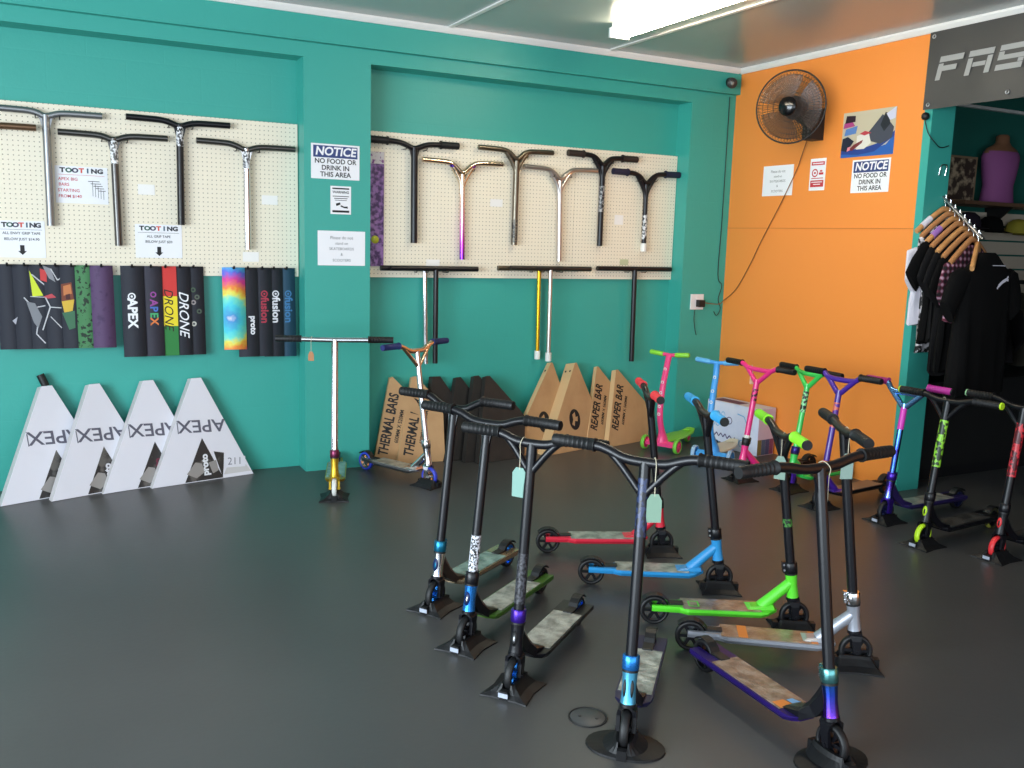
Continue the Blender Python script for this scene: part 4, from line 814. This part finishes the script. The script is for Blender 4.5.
# waterfall arm with hangers
t=thing('garment_display_rail','sloping chrome display arm of hangers on the doorway edge','rail',(.15,-1.66,1.715))
DIRA=V((-.042,-.31,-.235)); a0=V((0,0,0))
MB().tube([a0,a0+DIRA],.011,8,flat=.7).build('arm',SIL,t); MB().box((-.025,.0005,-.03),(.025,.0045,.04)).build('wall_plate',BLKP,t)
b=MB()
for k in range(8): p=DIRA*((k+.6)/8.5); b.tube([p,p+V((0,0,.024))],.004,6)
b.build('pegs',CHR,t)
tag(MB().tube(smooth_path([(.09,-1.664,1.83),(.09,-1.672,1.88),(.12,-1.672,1.89),(.14,-1.672,1.88),(.14,-1.664,1.83)],4),.004,6).build('wall_hook',CHR),'small chrome wall hook on the doorway edge above the display arm','hook')
WOOD=mat('hanger_wood',(214,156,98),.45,noise=(12,(196,136,80),.4,.7)); WOOD2=mat('dark_hanger_wood',(190,132,84),.45)
def hanger(p,yaw,label,half=.205,m=WOOD):
    t=thing('coat_hanger',label,'coat hanger',p,R(yaw),'wooden hangers on the sloping arm')
    b=MB(); pts=smooth_path([(-half,0,-.18),(-half*.6,0,-.118),(-.03,0,-.056),(0,0,-.05),(.03,0,-.056),(half*.6,0,-.118),(half,0,-.18)],4)
    b.tube(pts,[.012]*1+[.013]*(len(pts)-2)+[.012],8,flat=1.3); b.build('shoulder_bar',m,t)
    MB().tube(smooth_path([(0,0,-.045),(0,0,-.015),(0,.012,.006),(0,0,.016),(0,-.012,.008)],4),.002,6).build('hook',CHR,t); return t
def shirt(p,yaw,label,m,length=.62,half=.235,sleeve=.16,drop=.0,name='t_shirt',cat='t-shirt',collar=True,depth=.024,seed=0):
    t=thing(name,label,cat,p,R(yaw),'clothes on the sloping arm'); n=28; b=MB(); rings=[]
    rows=[(-.082,.065,.4),(-.10,.095,.6),(-.14,.145,.8),(-.19,half*.93,.9),(-.22,half,1.),(-.30,half*.98,1.),(-.40,half*.96,1.),(-length*.8,half*.99,1.05),(-length,half*1.03,1.1)]
    for z,w,d in rows:
        ring=[]
        for k in range(n):
            q=2*PI*k/n; c,s=math.cos(q),math.sin(q); f=max(0,-(z+.2))/.4
            ring.append((w*(abs(c)**.75)*(1 if c>=0 else -1),depth*d*(abs(s)**.8)*(1 if s>=0 else -1)+.012*f*math.sin(9*w*c*20+seed),z-.0+.01*f*math.sin(q*3+seed)))
        rings.append(ring)
    b.loft(rings); body=b.build('body',m,t)
    for s in (-1,1):
        dq=depth*.8; P=[(s*(half-.05),-.21,.06,dq),(s*half,-.25,.085,dq),(s*(half+sleeve*.3),-.33,.08,dq*.9),(s*(half+sleeve*.48),-.40,.075,dq*.8)]
        rr=[]
        d=V((s*.75,0,-.66)).normalized(); u=V((.66*s,0,.75)).normalized()
        for x,z,a,dd in P: rr.append([V((x,0,z))+u*a*math.cos(2*PI*k/14)+V((0,1,0))*dd*math.sin(2*PI*k/14) for k in range(14)])
        MB().loft(rr).build('sleeve',m,t)
    return t,body
BT=mat('black_cotton',(13,12,12),.9,spec=.15); BT2=mat('washed_black_cotton',(22,21,22),.9,spec=.15); WT=mat('white_cotton',(226,222,232),.8); PLAID=None
def plaid_mat():
    m=mat('plum_plaid',(70,24,40),.85); nt=m.node_tree; bb=nt.nodes['Principled BSDF']; tc=nt.nodes.new('ShaderNodeTexCoord'); prev=None
    outs=[]
    for ax_ in ('X','Z'):
        w=nt.nodes.new('ShaderNodeTexWave'); w.bands_direction=ax_; w.inputs['Scale'].default_value=9; nt.links.new(tc.outputs['Object'],w.inputs['Vector']); outs.append(w.outputs['Fac'])
    mu=nt.nodes.new('ShaderNodeMath'); mu.operation='ADD'; nt.links.new(outs[0],mu.inputs[0]); nt.links.new(outs[1],mu.inputs[1])
    r=nt.nodes.new('ShaderNodeValToRGB'); cr=r.color_ramp; cr.elements[0].position=.25; cr.elements[0].color=lin((26,20,24))+(1,); cr.elements[1].position=.95; cr.elements[1].color=lin((190,150,170))+(1,)
    e=cr.elements.new(.6); e.color=lin((96,28,52))+(1,)
    h=nt.nodes.new('ShaderNodeMath'); h.operation='MULTIPLY'; h.inputs[1].default_value=.5; nt.links.new(mu.outputs[0],h.inputs[0]); nt.links.new(h.outputs[0],r.inputs['Fac']); nt.links.new(r.outputs['Color'],bb.inputs['Base Color']); return m
arm=lambda k:V((.15,-1.66,1.715))+DIRA*((k+.6)/8.5)+V((0,0,-.005))
hl=['hanger furthest back on the sloping arm, with a white size tag','second hanger from the doorway edge on the sloping arm','third hanger from the doorway edge on the sloping arm, with a lilac tag','fourth hanger from the doorway edge on the sloping arm','fifth hanger from the doorway edge on the sloping arm','sixth hanger, next but one to the front of the sloping arm','seventh hanger, right behind the front one','front wooden hanger holding the black tee with a white motif']
yw=[-3,-2,0,0,2,4,8,32]
for k in range(8):
    t=hanger(arm(k),yw[k],hl[k],m=WOOD if k in (0,2,4,7) else WOOD2)
    if k in (0,2): MB().tube([(-.165,-.0,-.151),(-.105,0,-.104)],.0155,8,flat=1.3).build('size_tag',WT if k==0 else mat('lilac_plastic',(170,120,196),.4),t)
shirt(arm(0)+V((-.025,0,-.1)),-3,'white top at the back of the rack, half hidden by the doorway edge',WT,length=.60,half=.18,sleeve=.01,seed=1)
shirt(arm(1),-2,'black and white patterned long tee hanging behind the black ones',mat('speckled_cotton',(30,30,30),.85,noise=(26,(210,205,210),.5,.54)),length=.82,half=.165,sleeve=.02,seed=2)
shirt(arm(2),0,'black tee with wide sleeve, third from the doorway edge',BT,length=.74,half=.185,sleeve=.24,seed=3)
shirt(arm(3),0,'washed black tee, fourth on the sloping arm',BT2,length=.7,half=.17,seed=4)
shirt(arm(6),6,'plum and pink plaid shirt hanging right behind the front tee',plaid_mat(),length=.5,half=.19,sleeve=.1,name='plaid_shirt',cat='shirt',seed=5)
shirt(arm(4),2,'long washed black garment in the middle of the rack',BT2,length=.85,half=.17,seed=6)
shirt(arm(5),4,'plain black tee right behind the plaid shirt',BT,length=.8,half=.175,seed=7)
t,body=shirt(arm(7)+V((.02,-.05,-.01)),6,'front black tee with a small slanted white chest motif',BT,length=.86,half=.25,sleeve=.17,depth=.045,seed=8)
TTs=M(((1,0,0,0),(0,0,-1,-.052),(0,1,0,0),(0,0,0,1)))
b=MB(); 
for q in L_([(.05,-.26),(.08,-.24),(.12,-.225)],.009)+L_([(.12,-.225),(.138,-.208)],.006)+L_([(.12,-.225),(.142,-.23)],.006)+L_([(.05,-.26),(.038,-.275)],.006): b.flat(q,0,0,TTs)
for q in L_([(-.03,-.15),(.1,-.15)],.002): b.flat(q,.0,0,TTs)
b.build('chest_motif',WT,t)

# shelf, mannequin, picture, caps, rear rail of dark clothes
t=thing('wall_shelf','timber shelf on back wall of the dim clothing room','shelf',(1.7,-1.1,1.735))
MB().box((-.78,-.12,-.015),(1.5,.149,.008)).build('board',mat('shelf_timber',(104,76,56),.5),t)
for x in (-.2,.6): MB().prism([(0,0),(.2,0),(0,-.18)],-.01,.01,T=M(((0,0,1,x),(-1,0,0,.148),(0,1,0,-.016),(0,0,0,1)))).build('bracket',BLKP,t)
t=thing('mannequin_torso','mannequin torso in a purple top on the shelf above the clothes','mannequin',(1.45,-1.06,1.745))
P=[(.0,.13,.075),(.06,.125,.07),(.12,.115,.07),(.2,.135,.08),(.28,.155,.08),(.335,.165,.065),(.365,.145,.055),(.39,.08,.045),(.41,.05,.042),(.45,.045,.04),(.46,.03,.03)]
def rg(z,w,d,n=22): return [(w*math.cos(2*PI*k/n),d*math.sin(2*PI*k/n),z) for k in range(n)]
MB().loft([rg(*p) for p in P]).build('torso',mat('mannequin_skin',(132,92,66),.5),t)
MB().loft([rg(z,w+.008,d+.008) for z,w,d in ((.0,.135,.08),(.06,.128,.072),(.12,.118,.07),(.2,.136,.08),(.26,.15,.08),(.31,.163,.075),(.345,.15,.062))]).build('purple_top',mat('mauve_fabric',(150,84,140),.8),t)
t=thing('framed_picture','small framed floral picture standing on the shelf','picture',(1.10,-1.03,1.744))
MB().box((-.14,-.012,0),(.14,.008,.3)).build('frame',mat('brown_frame',(150,126,96),.5),t); MB().box((-.125,-.0135,.014),(.125,-.0122,.286)).build('print',mat('floral_print',(70,56,46),.5,noise=(18,(190,170,140),.5,.62)),t)
t=thing('slat_panel','pale slatted display panel below the shelf in the dim room','display panel',(1.9,-.95,1.0)); b=MB()
for k in range(7): b.box((-1.0,-.02,k*.1),(1.2,-.001,k*.1+.088))
b.build('slats',mat('pale_slatwall',(222,208,188),.6),t)
def cap(p,m,label,accent=None):
    t=thing('baseball_cap',label,'cap',p,R(200),'caps on the slatted panel')
    MB().lathe([(.085,0),(.084,.03),(.07,.07),(.04,.095),(.001,.1)],n=24).build('crown',m,t)
    b=MB(); b.loft([[(.08*math.cos(a)*k,.08*math.sin(a)*k*1.0-(0),z) for a in [PI*j/10 for j in range(11)]]+[] for k,z in ((1.,.002),(1.75,-.012))],smooth=True,cap=False); b.build('brim',m,t)
    if accent:
        for s in (-1,1): MB().lathe([(.001,.006),(.016,.004),(.02,0)],n=14,T=TW(s*.03,-.083,.04)@M.Rotation(0,4,'X')).build('round_badge',accent,t)
cap((1.42,-1.06,1.56),BT,'black cap with two pink round badges under the shelf',mat('rose_plastic',(170,60,100),.5)); cap((1.18,-1.06,1.58),mat('deep_purple_cotton',(34,22,40),.85),'dark purple cap left of the badge cap under the shelf')
cap((1.72,-1.06,1.55),mat('mustard_cotton',(150,140,40),.8),'mustard cap at the right frame edge under the shelf')
t=thing('shade_plinth','low black plinth added as shade under the rear clothes rail in the dim room','plinth',(1.6,-1.3,0))  # added black block that fills the low part of the dim room with dark
PLM=mat('shade_black',(22,22,22),.5)
MB().box((-1.3,-.26,.08),(1.3,.3,.60)).build('cabinet',PLM,t); MB().box((-1.26,-.22,0),(1.26,.26,.08)).build('kickboard',BLKP,t); MB().box((-1.32,-.28,.6005),(1.32,.32,.625)).build('top',PLM,t)
t=thing('clothes_rail','dark freestanding clothes rail in the dim room','rail',(1.25,-1.32,.626))
MB().tube([(-.9,0,.594),(.9,0,.594)],.014,10).build('top_rail',BLKP,t)
for s in (-1,1): MB().tube([(s*.9,0,.02),(s*.9,0,.594)],.014,10).build('upright',BLKP,t); MB().box((s*.9-.02,-.15,0),(s*.9+.02,.15,.02)).build('foot',BLKP,t)
for k in range(9):
    m=(BT,BT2,mat('dark_olive_cotton',(48,46,36),.85))[k%3] if k!=6 else mat('stone_cotton',(110,104,88),.85)
    shirt((.45+.19*k,-1.32,1.235),70,'dark top on the rear clothes rail, %s from its left end'%('first second third fourth fifth sixth seventh eighth ninth'.split()[k]) if k!=6 else 'stone grey top on the rear clothes rail',m,length=.53+.03*(k%2),half=.2,seed=k)['group' if False else 0]['group']='tops on the rear clothes rail'

# ---------------------------------------------------------------- light and camera
def area(name,loc,rot,sx,sy,e,c):
    l=bpy.data.lights.new(name,'AREA'); l.shape='RECTANGLE'; l.size=sx; l.size_y=sy; l.energy=e; l.color=c
    o=bpy.data.objects.new(name,l); COL.objects.link(o); o.location=loc; o.rotation_euler=rot; return o
area('daylight_left',(XL-.12,-4.55,1.35),(R(90),0,R(-90)),4.5,1.8,420,(.80,.91,1.0))
area('daylight_front',(-3.8,YF-.12,1.35),(R(90),0,0),6.2,1.9,95,(.84,.93,1.0))
w=bpy.data.worlds.new('sky'); sc.world=w; w.use_nodes=True; w.node_tree.nodes['Background'].inputs['Color'].default_value=(.6,.75,1,1); w.node_tree.nodes['Background'].inputs['Strength'].default_value=.6
cam=bpy.data.cameras.new('camera'); cam.sensor_fit='HORIZONTAL'; cam.sensor_width=36; cam.lens=914.0139/1024*36; cam.clip_start=.05
o=bpy.data.objects.new('camera',cam); COL.objects.link(o)
yaw,pit,rol=.476,-.156,.0292
F=V((math.sin(yaw)*math.cos(pit),math.cos(yaw)*math.cos(pit),math.sin(pit))); Rt=V((math.cos(yaw),-math.sin(yaw),0)); U=Rt.cross(F)
R2=Rt*math.cos(rol)+U*math.sin(rol); U2=U*math.cos(rol)-Rt*math.sin(rol)
o.matrix_world=M(((R2.x,U2.x,-F.x,-4.4367),(R2.y,U2.y,-F.y,-5.2727),(R2.z,U2.z,-F.z,1.4),(0,0,0,1)))
sc.camera=o
vs=sc.view_settings; vs.view_transform='Standard'; vs.look='None'; vs.gamma=1; vs.use_curve_mapping=False; vs.exposure=.14
sc.cycles.max_bounces=8; sc.cycles.use_denoising=True
